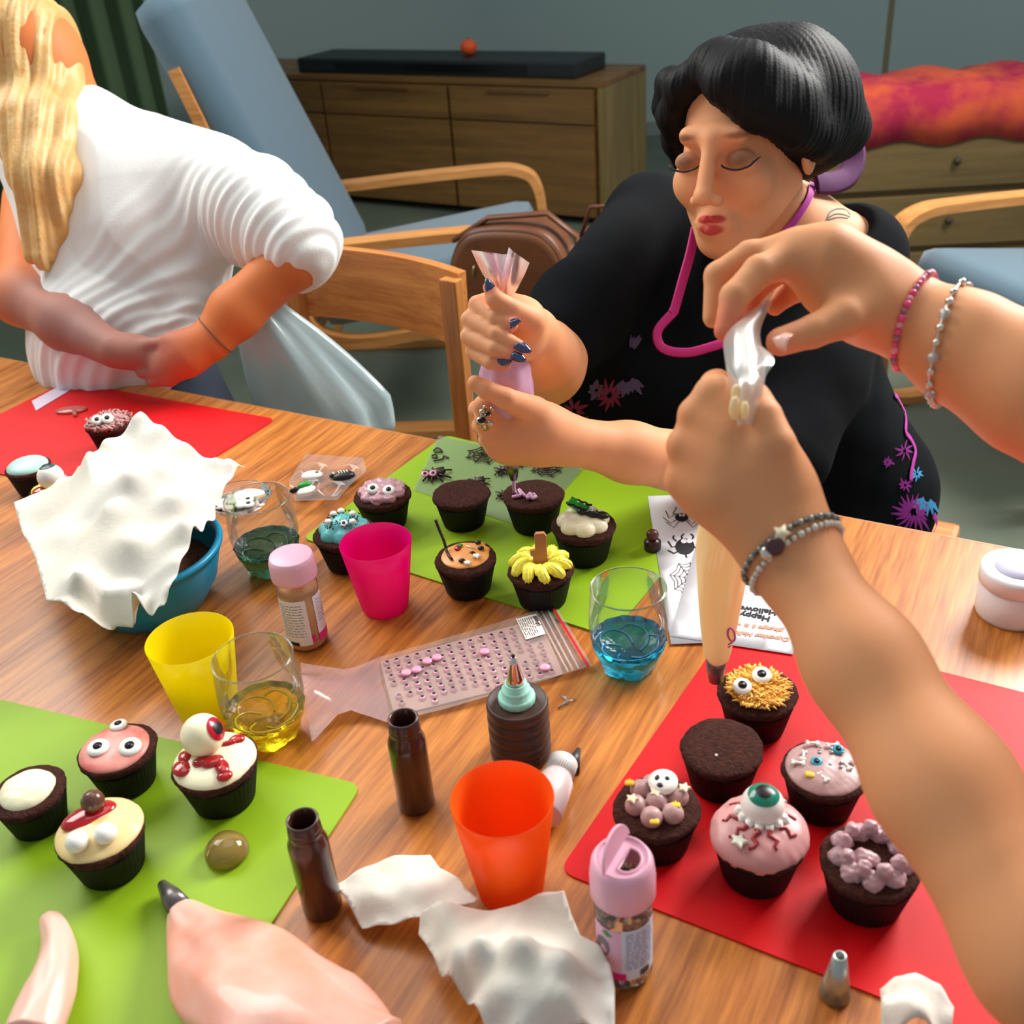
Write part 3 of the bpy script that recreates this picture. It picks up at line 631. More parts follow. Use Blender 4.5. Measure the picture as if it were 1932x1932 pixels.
b.v = [(x * r, y * r, z * h) if False else (x, y, z) for x, y, z in b.v]; b = MB(); b.tube([(x * r, y * r, z * h) for x, y, z in spline([(-.58, .3, 1.3), (-.6, .1, 1.13), (-.52, -.2, 1.1), (-.66, -.3, 1.1), (-.42, -.3, 1.14), (-.45, -.05, 1.2), (-.25, -.35, 1.12), (-.1, -.3, 1.16), (-.2, -.5, 1.13), (.05, -.42, 1.16), (-.02, -.56, 1.13), (-.12, -.35, 1.2), (.1, -.5, 1.12), (0, -.38, 1.2)], 6)], .0019, 8)
b.build('icing_squiggle', M('icing_lilac', (206, 160, 196), .3, coat=.3), t)
t, r, h = cupcake(1101, 990, 121, 'chocolate cupcake with cream icing, a green sugar monster and a black skeleton decoration')
frost(t, blobs(r, h, 7, .50, .34, .002, .3, .0015) + [('e', (0, 0, h * 1.04 + .003), (r * .5, r * .5, .011), .003)], m_cream, disp=bumps(300, .0005, 2))
o = MB().box((0, 0, 0), (.026, .013, .006), Matrix.Rotation(.25, 3, 'Y'), .002).build('green_monster', m_greeni, t); o.location = (-.12 * r, .30 * r, h * 1.04 + .0165); o.rotation_euler = (0, .1, -.5)
for s_ in (-1, 1):
    z_ = MB(); z_.tube([(-.013 + k * .0043, s_ * .0062 + .001 * (-1) ** k, .0033 - .0011 * k * .2) for k in range(7)], .0014, 6); z_.build('black_edge', m_blk, o)
for k in range(2): MB().ball((-.002 + k * .008, .0015, .0042), .0013, 8, 6).build('eye_dot', m_white, o)
o = MB().ball((0, 0, 0), (.0085, .0065, .0045), 16, 8).ball((-.011, .0, 0), (.0072, .0055, .0035), 12, 8).ball((.012, -.001, 0), (.008, .006, .0035), 12, 8).build('black_skeleton', m_blk, t); o.location = (.28 * r, -.06 * r, h * 1.04 + .0145); o.rotation_euler = (0, .1, -.2)
for k in range(3): MB().tube([(-.004, .004 - k * .0028, .0046), (0, .003 - k * .0028, .005), (.004, .004 - k * .0028, .0046)], .0005, 6).build('rib', m_white, o)
MB().tube([(0, .005, .0048), (0, -.004, .0052)], .0005, 6).build('spine', m_white, o)
t, r, h = cupcake(650, 1003, 118, 'chocolate cupcake with turquoise icing and black sprinkles beside the pink tumbler')
frost(t, blobs(r, h, 7, .48, .36, .0, .1, .003) + [('e', (0, 0, h * 1.04 + .006), (r * .5, r * .5, .013), .004)], m_teal, disp=bumps(300, .0006, 9))
def domez(x, y, r): q = math.hypot(x, y) / r; return (.0185 if q < .35 else .0185 - .02 * (q - .35) ** 1.3)
for k in range(120):
    a_, q = random.random() * 6.28, math.sqrt(random.random()) * .62; x_, y_ = q * math.cos(a_) * r, q * math.sin(a_) * r
    MB().ball((0, 0, 0), (.0009, .0009, .0008), 6, 4).build('sprinkle', m_blk, t).location = (x_, y_, h * 1.04 + domez(x_, y_, r) - .001)
for x_, y_ in ((-.45, -.1), (.0, .4), (.35, .1), (-.25, .3), (.3, -.35)): MB().ball((0, 0, 0), (.0042, .0042, .003), 12, 8).build('sugar_ghost', m_white, t).location = (x_ * r, y_ * r, h * 1.04 + domez(x_ * r, y_ * r, r))
candy_eye(t, .02 * r, -.32 * r, h * 1.04 + .0155, .0048, 0, 0, .4)
t, r, h = cupcake(878, 1052, 119, 'chocolate cupcake with smooth orange icing, black dots and white sugar bones')
s_ = frost(t, [('e', (0, .03 * r, h * 1.04), (r * .78, r * .74, .0045), .002), ('e', (.62 * r, .25 * r, h * 1.03), (.2 * r, .12 * r, .004), .003), ('e', (.5 * r, .5 * r, h * 1.03), (.2 * r, .14 * r, .004), .003), ('e', (0.05 * r, -.1 * r, h * 1.05), (.4 * r, .4 * r, .006), .004)], m_orange, disp=bumps(260, .0005, 3))
zt = h * 1.04 + .0048
MB().tube([(x * r, y * r, zt + z) for x, y, z in spline([(-.82, .85, .028), (-.72, .7, .016), (-.62, .45, .008), (-.58, .3, .001), (-.55, .05, .001), (-.5, -.15, .001), (-.42, -.3, .0)], 6)], .0016, 8).build('chocolate_squiggle', m_choc, t)
for x_, y_, a_ in ((-.12, -.45, .3), (.22, -.1, .5), (.52, .15, .2), (.45, .5, 1.)): MB().ball((0, 0, 0), (.0038, .0030, .0018), 12, 6).build('black_blob', m_blk, t).location = (x_ * r, y_ * r, zt + .0006)
for x_, y_, s1 in ((.05, -.62, 1), (.36, -.30, 1.1)):
    star(t, x_ * r, y_ * r, zt - .0005, .0052 * s1, pts=5, az=x_ * 3)
o = MB().ball((0, 0, 0), (.0035, .0048, .0025), 12, 8).build('red_drop', m_red_s, t); o.location = (-.22 * r, .25 * r, zt + .001); star(t, -.14 * r, .42 * r, zt, .0042, m_greeni, 'green_leaf', 5)
MB().tube([(.05 * r, .35 * r, zt + .001), (.3 * r, .15 * r, zt + .0015)], .0009, 6).build('white_stripe', m_white, t)
t, r, h = cupcake(1020, 1071, 125, 'chocolate cupcake with a piped yellow ring and an upright biscuit figure one')
n = 10; prm = []
for i in range(n):
    a_ = 2 * PI * i / n + .15
    for j in range(5):
        f0, f1 = j / 5, (j + 1) / 5; da = .30
        A = (math.cos(a_ + da * f0) * r * (.38 + .44 * f0), math.sin(a_ + da * f0) * r * (.38 + .44 * f0), h * 1.04 + .0065 * math.sin(PI * (.25 + .65 * f0)) + .001); B = (math.cos(a_ + da * f1) * r * (.38 + .44 * f1), math.sin(a_ + da * f1) * r * (.38 + .44 * f1), h * 1.04 + .0065 * math.sin(PI * (.25 + .65 * f1)) + .001)
        w0 = .0062 * (1 - .35 * abs(f0 - .5)); prm.append(('c', A, B, w0, w0 * .95, .0012))
frost(t, prm, m_yellow, h=.0010, disp=lambda p, n_: .0007 * np.sin(np.arctan2(p[:, 1], p[:, 0]) * 60 - 900 * np.hypot(p[:, 0], p[:, 1])))
for x_, y_ in ((-.28, .05), (.28, .12), (-.1, -.2), (.12, -.18), (.0, .15)): MB().ball((0, 0, 0), (.0065, .0042, .0018), 14, 8).build('red_syrup', m_red_s, t).location = (x_ * r, y_ * r, h * 1.07 + .001)
o = MB().prism([(-.0075, -.003), (.0075, -.003), (.0082, .036), (.006, .040), (-.003, .040), (-.0045, .037), (-.0045, .020), (-.010, .020), (-.010, .014), (-.0075, .013)], -.003, .003).build('biscuit_figure', M('biscuit', (176, 118, 76), .75, bump=(300, .3, .001)), t, False); o.location = (.0, -.02 * r, h * 1.07); o.rotation_euler = (PI / 2 - .08, 0, .03); bv = o.modifiers.new('b', 'BEVEL'); bv.width = .0008; bv.segments = 2

# --- six on the red mat
t, r, h = cupcake(1429, 1304, 149, 'cupcake with shaggy honey-coloured icing and two candy eyes on the red mat')
b = MB(); rs = random.Random(3)
for k in range(420):
    a_, q = rs.random() * 6.28, math.sqrt(rs.random()) * .72; x_, y_ = q * math.cos(a_) * r, q * math.sin(a_) * r; z_ = h * 1.06 + .003 * (1 - q)
    an = a_ + rs.uniform(-.9, .9); l_ = rs.uniform(.004, .0085); dx, dy = math.cos(an) * l_, math.sin(an) * l_; ht = rs.uniform(.002, .007) * (1.1 - q * .7)
    b.tube([(x_, y_, z_ - .001), (x_ + dx * .4, y_ + dy * .4, z_ + ht * .8), (x_ + dx, y_ + dy, z_ + ht)], [.0014, .0012, .0004], 5)
b.ball((0, 0, h * 1.04), (r * .72, r * .72, .006), 24, 8); o = b.build('frosting', m_honey, t); o['kind'] = 'stuff'
candy_eye(t, .08 * r, .22 * r, h * 1.06 + .0085, .0088, 0, 0, .25, pr=.46); candy_eye(t, -.38 * r, -.25 * r, h * 1.06 + .0075, .0084, .02, 0.05, .35, .2, pr=.46)
t, r, h = cupcake(1362, 1408, 158, 'plain undecorated chocolate cupcake on the red mat with one small white crumb')
MB().ball((-.12 * r, -.40 * r, h * 1.06), .0014, 8, 6).build('crumb', m_white, t)
t, r, h = cupcake(1556, 1452, 158, 'cupcake with flat mauve icing dotted with white sugar bones and blue sugar eyes')
frost(t, [('e', (0, 0, h * 1.03), (r * .92, r * .90, .006), .002), ('e', (-.1 * r, -.15 * r, h * 1.06), (.5 * r, .5 * r, .005), .006)], m_lav, disp=bumps(240, .0006, 6))
zt = h * 1.03 + .0062
for x_, y_, a_ in ((-.52, .12, 1.5), (-.35, .60, .2), (.12, .66, .4), (-.62, -.15, .1), (.48, .05, 2.2), (-.02, -.48, 2.4), (.66, .3, 1.1)): bone(t, x_ * r, y_ * r, zt, .0042, a_)
for x_, y_ in ((-.20, -.05), (.26, .50)): candy_eye(t, x_ * r, y_ * r, zt + .0005, .0048, 0, 0, .2, wm=M('sugar_blue', (50, 168, 196), .3), name='blue_sugar_eye', pr=.5)
pumpkin(t, -.32 * r, -.48 * r, zt, .0042)
for k in range(9): MB().ball((.1 * r + .02 * math.sin(k * 2.1) * .5, .2 * r + .016 * math.cos(k * 3.3) * .6, zt + .001), (.0016, .0014, .001), 8, 6).build('silver_dot', M('silver_dot', (160, 160, 166), .3, .5), t)
t, r, h = cupcake(1239, 1522, 165, 'cupcake with mauve icing balls, a white sugar skull and little yellow pumpkins')
frost(t, blobs(r, h, 6, .50, .25, .004, .3, .0006, .95) + [('e', (0, 0, h * 1.04 + .005), (.25 * r, .25 * r, .23 * r), .0006), ('e', (-.1 * r, .55 * r, h * 1.04 + .004), (.24 * r, .24 * r, .2 * r), .0006)], m_lav, disp=bumps(260, .0004, 8))
zt = h * 1.04 + .012
skull_face(t, .12 * r, .32 * r, zt, .0115, -.3, .15)
for x_, y_ in ((-.62, .35), (-.05, -.70), (.42, -.28)): pumpkin(t, x_ * r, y_ * r, zt - .001 - (.003 if y_ < -.5 else 0), .0040)
for x_, y_ in ((-.55, -.18), (-.02, .05), (.62, .22)): star(t, x_ * r, y_ * r, zt - .001, .0058, M('sugar_ivory', (240, 226, 190), .4), pts=5)
t, r, h = cupcake(1432, 1572, 182, 'cupcake with a big sugar eyeball with a teal iris and red veined mauve icing')
frost(t, [('e', (0, 0, h * .98), (r * 1.02, r * 1.0, .017), .002)], M('icing_mauvepink', (206, 150, 148), .38, sss=.2), disp=bumps(180, .0009, 12))
for k in range(9):
    a_ = 2 * PI * k / 9 + .4; pts = []
    for j in range(7):
        q = (.30 + .075 * j) * r; aa = a_ + .12 * math.sin(j * 1.9 + k); pts.append((q * math.cos(aa), q * math.sin(aa), h * .98 + .0172 * math.sqrt(max(0, 1 - (q / (1.01 * r)) ** 2))))
    MB().tube(pts, [.0024 - .0002 * j for j in range(7)], 8).build('red_vein', M('vein_red', (150, 40, 40), .3), t)
ey = empty('x', (0, 0, 0)); bpy.data.objects.remove(ey)
def big_eye(par, c, R, look, iris, ir=.62, pu=.33, wm=m_white):
    L = Vector(look).normalized(); q = Vector((0, 0, 1)).rotation_difference(L).to_matrix()
    e = MB().ball((0, 0, 0), R, 32, 20).build('sugar_eyeball', wm, par); e.location = c
    def capz(rad, off, n=28, ring=6):
        v = []; f = []
        for i in range(ring + 1):
            t_ = math.asin(rad) * i / ring
            for k in range(n):
                p_ = q @ Vector((math.sin(t_) * math.cos(2 * PI * k / n), math.sin(t_) * math.sin(2 * PI * k / n), math.cos(t_))) * (R + off); v.append(tuple(p_))
        for i in range(ring):
            for k in range(n): f.append((i * n + k, (i + 1) * n + k, (i + 1) * n + (k + 1) % n, i * n + (k + 1) % n))
        return v, f
    v, f = capz(ir, .0004); MB().add(v, f).build('iris', iris, e); v, f = capz(pu, .0008); MB().add(v, f).build('pupil', m_blk, e); return e
e = big_eye(t, (.03 * r, .22 * r, h * .98 + .022), .0165, (.02, -.05, 1), M('iris_teal', (0, 124, 100), .25, coat=.5), .70, .36)
b = MB()
for k in range(7): a_ = -.3 - k * .45; b.tube([(.0165 * math.cos(a_) * .97, .0165 * math.sin(a_) * .97, -.003), (.020 * math.cos(a_), .020 * math.sin(a_), -.0115)], [.0036, .0028], 8)
b.build('melted_drips', m_white, e)
star(t, -.38 * r, -.62 * r, h * .98 + .0125, .0075, M('sugar_pale', (216, 222, 206), .4), pts=5); star(t, .35 * r, .62 * r, h * .98 + .013, .0065, M('sugar_pale'), pts=5)
t, r, h = cupcake(1643, 1622, 188, 'cupcake with a ring of piped mauve icing, nearest the big forearm on the red mat')
frost(t, blobs(r, h, 9, .62, .22, .001, .0, .0008, 1.0) + blobs(r, h, 9, .56, .15, .010, .35, .0008, 1.2) + [('e', (-.1 * r, -.1 * r, h * 1.05), (.3 * r, .2 * r, .008), .001)], M('icing_mauvegrey', (186, 154, 160), .4, sss=.2), disp=bumps(600, .0011, 14))

# --- four on the near green mat
t, r, h = cupcake(221, 1412, 145, 'cupcake with flat pink icing and flat candy eyes on the near green mat')
frost(t, [('e', (-.06 * r, 0, h * 1.01), (r * .90, r * .90, .007), .002)], m_pinki, disp=bumps(200, .0005, 3))
ZE = h * 1.01 + .0066
candy_eye(t, -.42 * r, .02 * r, ZE - .001, .0098, 0, 0, .1, pr=.42); candy_eye(t, .30 * r, -.38 * r, ZE - .002, .0100, 0, 0, .2, pr=.42); candy_eye(t, .22 * r, .66 * r, ZE - .002, .0080, 0, 0, -.1, pr=.42)
t, r, h = cupcake(405, 1436, 162, 'cupcake with white icing, red syrup and a big tilted sugar eyeball with red iris')
frost(t, [('e', (0, 0, h * 1.0), (r * .96, r * .94, .011), .002)], m_cream, disp=bumps(150, .0006, 33))
e = big_eye(t, (-.10 * r, .28 * r, h + .023), .0185, (.80, -.46, .52), M('iris_red', (184, 20, 48), .2, coat=.5), .56, .30, m_cream)
for x_, y_, s1, s2 in ((-.72, -.10, .0085, .010), (-.60, .2, .006, .008), (-.28, -.18, .008, .006), (-.05, -.30, .010, .007), (.12, -.55, .006, .010), (.12, -.78, .007, .006), (.60, .22, .0075, .006), (.38, .12, .008, .003)):
    MB().ball((0, 0, 0), (s1, s2, .0035), 16, 8).build('red_syrup', m_red_s, t).location = (x_ * r, y_ * r, h + .011 * math.sqrt(max(.05, 1 - x_ * x_ - y_ * y_)) - .0005)
t, r, h = cupcake(188, 1566, 168, 'cupcake with cream icing, a pool of red syrup and a brown chocolate ball')
frost(t, [('e', (0, 0, h * 1.0), (r * .97, r * .95, .009), .002), ('e', (.0, -.1 * r, h * 1.03), (.7 * r, .6 * r, .009), .006)], M('icing_custard', (242, 212, 150), .35, sss=.2), disp=bumps(160, .0005, 21))
MB().ball((-.1 * r, .32 * r, h + .0085), (.62 * r, .34 * r, .0052), 28, 10).build('red_syrup', m_red_s, t); MB().ball((.08 * r, .38 * r, h + .019), .0095, 18, 12).build('chocolate_ball', M('ball_brown', (96, 58, 42), .25, coat=.4), t)
for x_, y_ in ((-.50, -.42), (.08, -.55)): MB().ball((x_ * r, y_ * r, h + .012), (.0092, .0092, .008), 18, 12).build('sugar_ball', m_white, t)
t, r, h = cupcake(52, 1492, 140, 'cupcake with pale yellow icing at the very edge of the near green mat')
frost(t, [('e', (0, 0, h * 1.0), (r * .75, r * .75, .011), .002)], m_cream, disp=bumps(200, .0008, 41))
# --- three on the red mat in front of the person in white
t, r, h = cupcake(205, 798, 86, 'cupcake with curly mauve icing and candy eyes half hidden by the paper towel')
b = MB(); rs = random.Random(8)
for k in range(190):
    a_, q = rs.random() * 6.28, math.sqrt(rs.random()) * .95; x_, y_ = q * math.cos(a_) * r, q * math.sin(a_) * r; z_ = h * 1.04 + .006 * (1 - q); an = rs.random() * 6.28; l_ = .004
    b.tube([(x_, y_, z_ - .002), (x_ + l_ * math.cos(an), y_ + l_ * math.sin(an), z_ + .005), (x_ + l_ * math.cos(an + 1.5), y_ + l_ * math.sin(an + 1.5), z_ + .002)], .0012, 5)
b.ball((0, 0, h * 1.03), (r * .9, r * .9, .008), 20, 8); o = b.build('frosting', M('icing_dusty', (188, 140, 138), .4, sss=.2), t); o['kind'] = 'stuff'
candy_eye(t, -.42 * r, -.35 * r, h * 1.04 + .011, .0080, 0, 0, .6); candy_eye(t, .0 * r, -.45 * r, h * 1.04 + .011, .0086, 0, 0, .6)
t, r, h = cupcake(104, 925, 100, 'cupcake with yellow and red icing under a tall white sugar eyeball')
frost(t, blobs(r, h, 7, .55, .3, 0, .2, .002), m_yellow, disp=bumps(300, .0006, 3)); MB().ball((-.5 * r, -.1 * r, h * 1.06 + .004), (.010, .010, .004), 14, 8).build('red_syrup', m_red_s, t); MB().ball((.5 * r, .3 * r, h * 1.06 + .006), (.008, .006, .004), 14, 8).build('red_syrup', m_red_s, t)
big_eye(t, (0, 0, h + .020), .0165, (.0, .2, 1), M('iris_dark', (50, 90, 84), .3), .6, .34)
t, r, h = cupcake(52, 880, 84, 'dark cupcake with mint icing beside the tall white sugar eyeball')
frost(t, [('e', (0, 0, h * 1.0), (r * .9, r * .9, .010), .002)], M('icing_mint', (170, 206, 198), .4))
# sugar eyes and jelly dome
o = MB().lathe([(0, 0), (.017, 0), (.0185, .003), (.0175, .009), (.013, .0145), (.006, .0175), (0, .018)], 32).build('jelly_dome', film('jelly_clear', (206, 168, 96), .34, .06, 1.6), None)
q = P(430, 1612, .742); o.location = q; tag(o, 'small clear amber jelly dome alone on the near green mat', 'candy')

# ================================================================ cups and glasses
def tumbler(px, py, wpx, H, label, col, name='tumbler', low=.67):
    p = P(px, py, .74 + H); r = wpx / 2 * proj(p)[2] / F; th = .0014
    prof = [(0, .002), (r * low * .9, .002), (r * low, .004), (r * (low + (1 - low) * .33), H * .33), (r * .92, H * .75), (r, H - .001), (r - th * .5, H), (r - th, H - .001), (r * .92 - th, H * .75), (r * (low + (1 - low) * .33) - th, H * .33), (r * low - th, .009), (r * low * .9 - th, .006), (0, .0055)]
    prof[0] = (0, .0); prof[1] = (r * low * .93, 0.0)
    o = MB().lathe(prof, 72, cap=False).build(name, col); o.location = (p[0], p[1], .7404); smooth_by_angle(o, 50); return tag(o, label, 'cup', 'coloured plastic tumblers')
tumbler(708, 1021, 137, .086, 'translucent hot pink plastic tumbler beside the turquoise cupcake', translucent('plastic_pink', (255, 10, 165), .5, .3, .05, .12))
tumbler(947, 1505, 198, .100, 'orange plastic tumbler behind the crumpled white napkin', translucent('plastic_orange', (255, 128, 40), .5, .3, .05, .04))
tumbler(357, 1203, 165, .094, 'yellow plastic tumbler beside the large paper towel', translucent('plastic_yellow', (255, 240, 10), .5, .3, .05, .04))
def glass(px, py, wpx, H, label, tint, deep, zrim=None):
    p = P(px, py, .74 + H); r = wpx / 2 * proj(p)[2] / F
    t = empty('drinking_glass', (p[0], p[1], .7404), 0, label, 'glass', 'clear stemless drinking glasses')
    fm = film('clear_glass', (225, 235, 235), .03, .02, .55)
    sc = H / .096
    prof = [(r * .86, .030 * sc), (r * 1.03, .044 * sc), (r * 1.07, .055 * sc), (r * 1.05, .072 * sc), (r * 1.015, .087 * sc), (r, .095 * sc), (r * .988, .096 * sc), (r * .975, .095 * sc)]
    pr = [tuple(q) for q in spline([(a_, 0, b_) for a_, b_ in prof], 4)]
    o = MB().lathe([(q[0], q[2]) for q in pr], 72, cap=False).build('glass_wall', fm, t)
    rim = MB().tube([(r * .99 * math.cos(a_), r * .99 * math.sin(a_), H) for a_ in np.linspace(0, 2 * PI, 72, endpoint=False)], .0009, 8, closed=True).build('glass_rim', M('glass_solid', (235, 245, 245), .02, trans=1, ior=1.3), t)
    def lobes(R, z, a): return R * (1 + (.07 * (1 - z / .018) * math.cos(5 * a + .6) if z < .018 else 0)) + (.0006 * math.sin(14 * a + z * 300) if R > r * .3 else 0)
    bp = [(0, .001), (r * .35, .001), (r * .62, .000), (r * .72, .004), (r * .80, .012), (r * .86, .018), (r * .93, .024), (r * 1.02, .036), (r * .98, .036), (r * .9, .030), (r * .6, .024), (r * .3, .019), (0, .018)]
    bp = [(a_, b_ * sc) for a_, b_ in bp]
    MB().lathe(bp, 100, mod=lobes, cap=False).build('glass_base', M('glass_' + label[-24:], tint, .03, trans=.92, ior=1.35, bump=(90, .5, .004)), t)
    dr = MB()
    for k in range(5):
        a0 = k * 1.257 + .3; dr.tube(spline([(r * .30 * math.cos(a0 - .5), r * .30 * math.sin(a0 - .5), .0205), (r * .58 * math.cos(a0), r * .58 * math.sin(a0), .0245), (r * .76 * math.cos(a0 + .55), r * .76 * math.sin(a0 + .55), .029), (r * .82 * math.cos(a0 + 1.15), r * .82 * math.sin(a0 + 1.15), .030), (r * .70 * math.cos(a0 + 1.6), r * .70 * math.sin(a0 + 1.6), .026)], 5), .0011, 6)
    dr.v = [(a_, b_, c_ * sc) for a_, b_, c_ in dr.v]; dr.build('glass_swirl', M('swirl_' + label[-24:], deep, .08, trans=.3, coat=.5), t)
    return t
glass(1185, 1110, 144, .095, 'stemless clear glass with a vivid turquoise base beside the printed sheets', (30, 176, 212), (0, 130, 180))
glass(484, 940, 124, .096, 'stemless clear glass with a dark green base next to the paper towel', (70, 130, 96), (24, 90, 60))
glass(476, 1240, 153, .094, 'stemless clear glass with a yellow base beside the yellow tumbler', (246, 220, 30), (220, 190, 0))

# blue bowl under the towel
bp_ = P(262, 1035, .74 + .075); br = .090
t = empty('mixing_bowl', (bp_[0], bp_[1], .7404), 0, 'turquoise blue plastic bowl half covered by the paper towel', 'bowl')
MB().lathe([(0, 0), (br * .6, 0), (br * .66, .004), (br * .84, .03), (br * .95, .062), (br * .96, .070), (br * 1.0, .071), (br * 1.01, .075), (br * .99, .078), (br * .93, .077), (br * .90, .06), (br * .8, .032), (br * .6, .008), (0, .006)], 72, cap=False).build('bowl_body', M('plastic_blue', (20, 150, 196), .3, sss=.1), t)
MB().lathe([(0, .045), (br * .5, .046), (br * .84, .043), (br * .86, .040), (0, .038)], 40, mod=lambda R, z, a: R * (1 + .02 * math.sin(7 * a))).build('chocolate_mix', M('choc_mix', (96, 70, 58), .5, bump=(60, .8, .01)), t)

# ================================================================ shakers, bottles
def label_band(par, R, z0, z1, a0, a1, mat, name='paper_label', off=.0004):
    v0 = [[(math.cos(a) * (R + off), math.sin(a) * (R + off), z) for a in np.linspace(a0, a1, 24)] for z in (z0, z1)]
    return MB().grid(v0).build(name, mat, par)
def ink_rows(par, R, z0, z1, a0, a1, n, mat, name='label_text', th=.0007):
    b = MB(); rs = random.Random(int(z0 * 1e5) + n)
    for k in range(n):
        z = z0 + (z1 - z0) * k / max(1, n - 1); a = a0
        while a < a1 - .05:
            l_ = rs.uniform(.08, .3); e_ = min(a1, a + l_); b.grid([[(math.cos(q) * (R + .0008), math.sin(q) * (R + .0008), zz_) for q in np.linspace(a, e_, 4)] for zz_ in (z - th / 2, z + th / 2)]); a = e_ + .06
    return b.build(name, mat, par)
m_lpink = M('plastic_palepink', (244, 186, 208), .35, sss=.15); m_jar = film('jar_clear', (235, 232, 228), .10, .08); m_lab = M('label_white', (236, 232, 240), .5); m_magl = M('label_magenta', (226, 28, 130), .5)
# orange sugar shaker
bs = P(582, 1210, .74); t = empty('sugar_shaker', (bs[0], bs[1], .7404), 0, 'clear shaker of orange sugar with a closed pale pink lid', 'shaker'); R = .0212
MB().lathe([(0, 0), (R * .85, 0), (R, .004), (R, .070), (R * .98, .075), (R * .9, .080), (R * .9, .086)], 48, cap=False).build('jar', m_jar, t)
MB().lathe([(0, .001), (R * .84, .001), (R * .965, .005), (R * .965, .069), (0, .070)], 40).build('orange_sugar', M('sugar_orange', (255, 180, 104), .6, var=(600, (250, 200, 140), .2), bump=(900, .8, .001)), t)
MB().lathe([(R * .94, .084), (R * 1.10, .084), (R * 1.12, .087), (R * 1.10, .103), (R * 1.02, .109), (R * .97, .1095), (0, .1085)], 48, mod=lambda q, z, a: q).build('lid', m_lpink, t)
f0 = -PI / 2 - 1.35 + .25
lb = label_band(t, R, .010, .066, f0, f0 + 1.55, m_lab); ink_rows(lb, R, .022, .060, f0 + .15, f0 + 1.35, 12, lc); label_band(lb, R, .010, .0145, f0 + .2, f0 + .9, m_ink, 'barcode', .0007)
lb2 = label_band(t, R, .014, .066, f0 + 1.95, f0 + 2.9, m_lab, 'side_label'); ink_rows(lb2, R, .035, .060, f0 + 2.1, f0 + 2.8, 8, lc); label_band(lb, R, .012, .020, f0 + 1.55, f0 + 1.75, m_magl, 'magenta_band'); label_band(lb2, R, .010, .020, f0 + 1.95, f0 + 2.9, m_magl, 'magenta_band', .0006)
# flip-top shaker
bs = P(1178, 1826, .74); t = empty('sprinkle_shaker', (bs[0], bs[1], .7404), -.55, 'clear sprinkle shaker with an open pale pink flip-top lid', 'shaker'); R = .0200
MB().lathe([(0, 0), (R * .85, 0), (R, .004), (R, .068), (R * 1.02, .076), (R * .94, .083), (R * .9, .090)], 48, cap=False).build('jar', m_jar, t)
rs = random.Random(2); cols = [M('spr_%d' % i, c, .4) for i, c in enumerate(((236, 206, 170), (226, 150, 90), (60, 54, 60), (240, 236, 228), (190, 120, 120)))]
mbs = [MB() for _ in cols]
for k in range(420):
    a_, q, z_ = rs.random() * 6.28, R * .9 * math.sqrt(rs.uniform(.55, 1)), rs.uniform(.003, .075); mbs[k % 5].ball((q * math.cos(a_), q * math.sin(a_), z_), rs.uniform(.0016, .0028), 6, 4)
for b_, c_ in zip(mbs, cols): b_.build('sprinkles', c_, t)['kind'] = 'stuff'
f0 = -PI / 2 - 1.25 + .45
lb = label_band(t, R, .014, .064, f0, f0 + 1.15, M('label_pinkish', (236, 190, 220), .5)); lb2 = label_band(t, R, .014, .066, f0 + 1.15, f0 + 2.6, M('label_bluish', (214, 226, 244), .5), 'back_label'); ink_rows(lb2, R, .026, .062, f0 + 1.3, f0 + 2.4, 15, M('ink_blue', (120, 150, 200), .6)); label_band(lb, R, .014, .021, f0 + .35, f0 + 1.3, m_magl, 'magenta_band', .0008)
label_band(lb2, R, .016, .022, f0 + 1.8, f0 + 2.2, m_ink3, 'barcode', .0009)
g_ = MB(); g_.add([(math.cos(a) * (R + .001), math.sin(a) * (R + .001), z) for a, z in ((f0 + .45, .060), (f0 + .6, .0625), (f0 + .85, .0585), (f0 + .65, .057))], [(0, 1, 2, 3)]); g_.build('green_mark', m_greeni, lb); 
c_ = MB(); [c_.add([(math.cos(f0 + .45 + rr * .3 * math.cos(k * .524)) * (R + .0008 + .0003 * (rr < 1)), math.sin(f0 + .45 + rr * .3 * math.cos(k * .524)) * (R + .0008 + .0003 * (rr < 1)), .044 + rr * .0095 * math.sin(k * .524)) for k in range(12)], [tuple(range(12))]) for rr in (1,)]; c_.build('round_picture', M('label_grey', (130, 120, 126), .5), lb)
lid = MB().lathe([(R * 1.06, .082), (R * 1.12, .084), (R * 1.12, .100), (R * 1.05, .112), (R * .92, .1165), (R * .86, .1165), (R * .84, .113), (R * .80, .111)], 56, cap=False).build('lid', m_lpink, t)
# top deck with a D-shaped mouth
R2 = R * .86; hole = [(R2 * (.25 + .52 * math.cos(a)) + .0, R2 * .62 * math.sin(a)) for a in np.linspace(-PI * .62, PI * .62, 24)]
outer = [(R2 * math.cos(a), R2 * math.sin(a)) for a in np.linspace(0, 2 * PI, 48, endpoint=False)]
hcx = R2 * .30; n = 64; vv, ff = [], []
def ray_hole(a_):
    dx, dy = math.cos(a_), math.sin(a_); best = .001
    for i in range(24):
        p, q = hole[i], hole[(i + 1) % 24]; ex_, ey_ = q[0] - p[0], q[1] - p[1]; den = dx * ey_ - dy * ex_
        if abs(den) < 1e-12: continue
        t_ = ((p[0] - hcx) * ey_ - p[1] * ex_) / den; u_ = ((p[0] - hcx) * dy - p[1] * dx) / den
        if t_ > 0 and 0 <= u_ <= 1: best = max(best, t_)
    return best
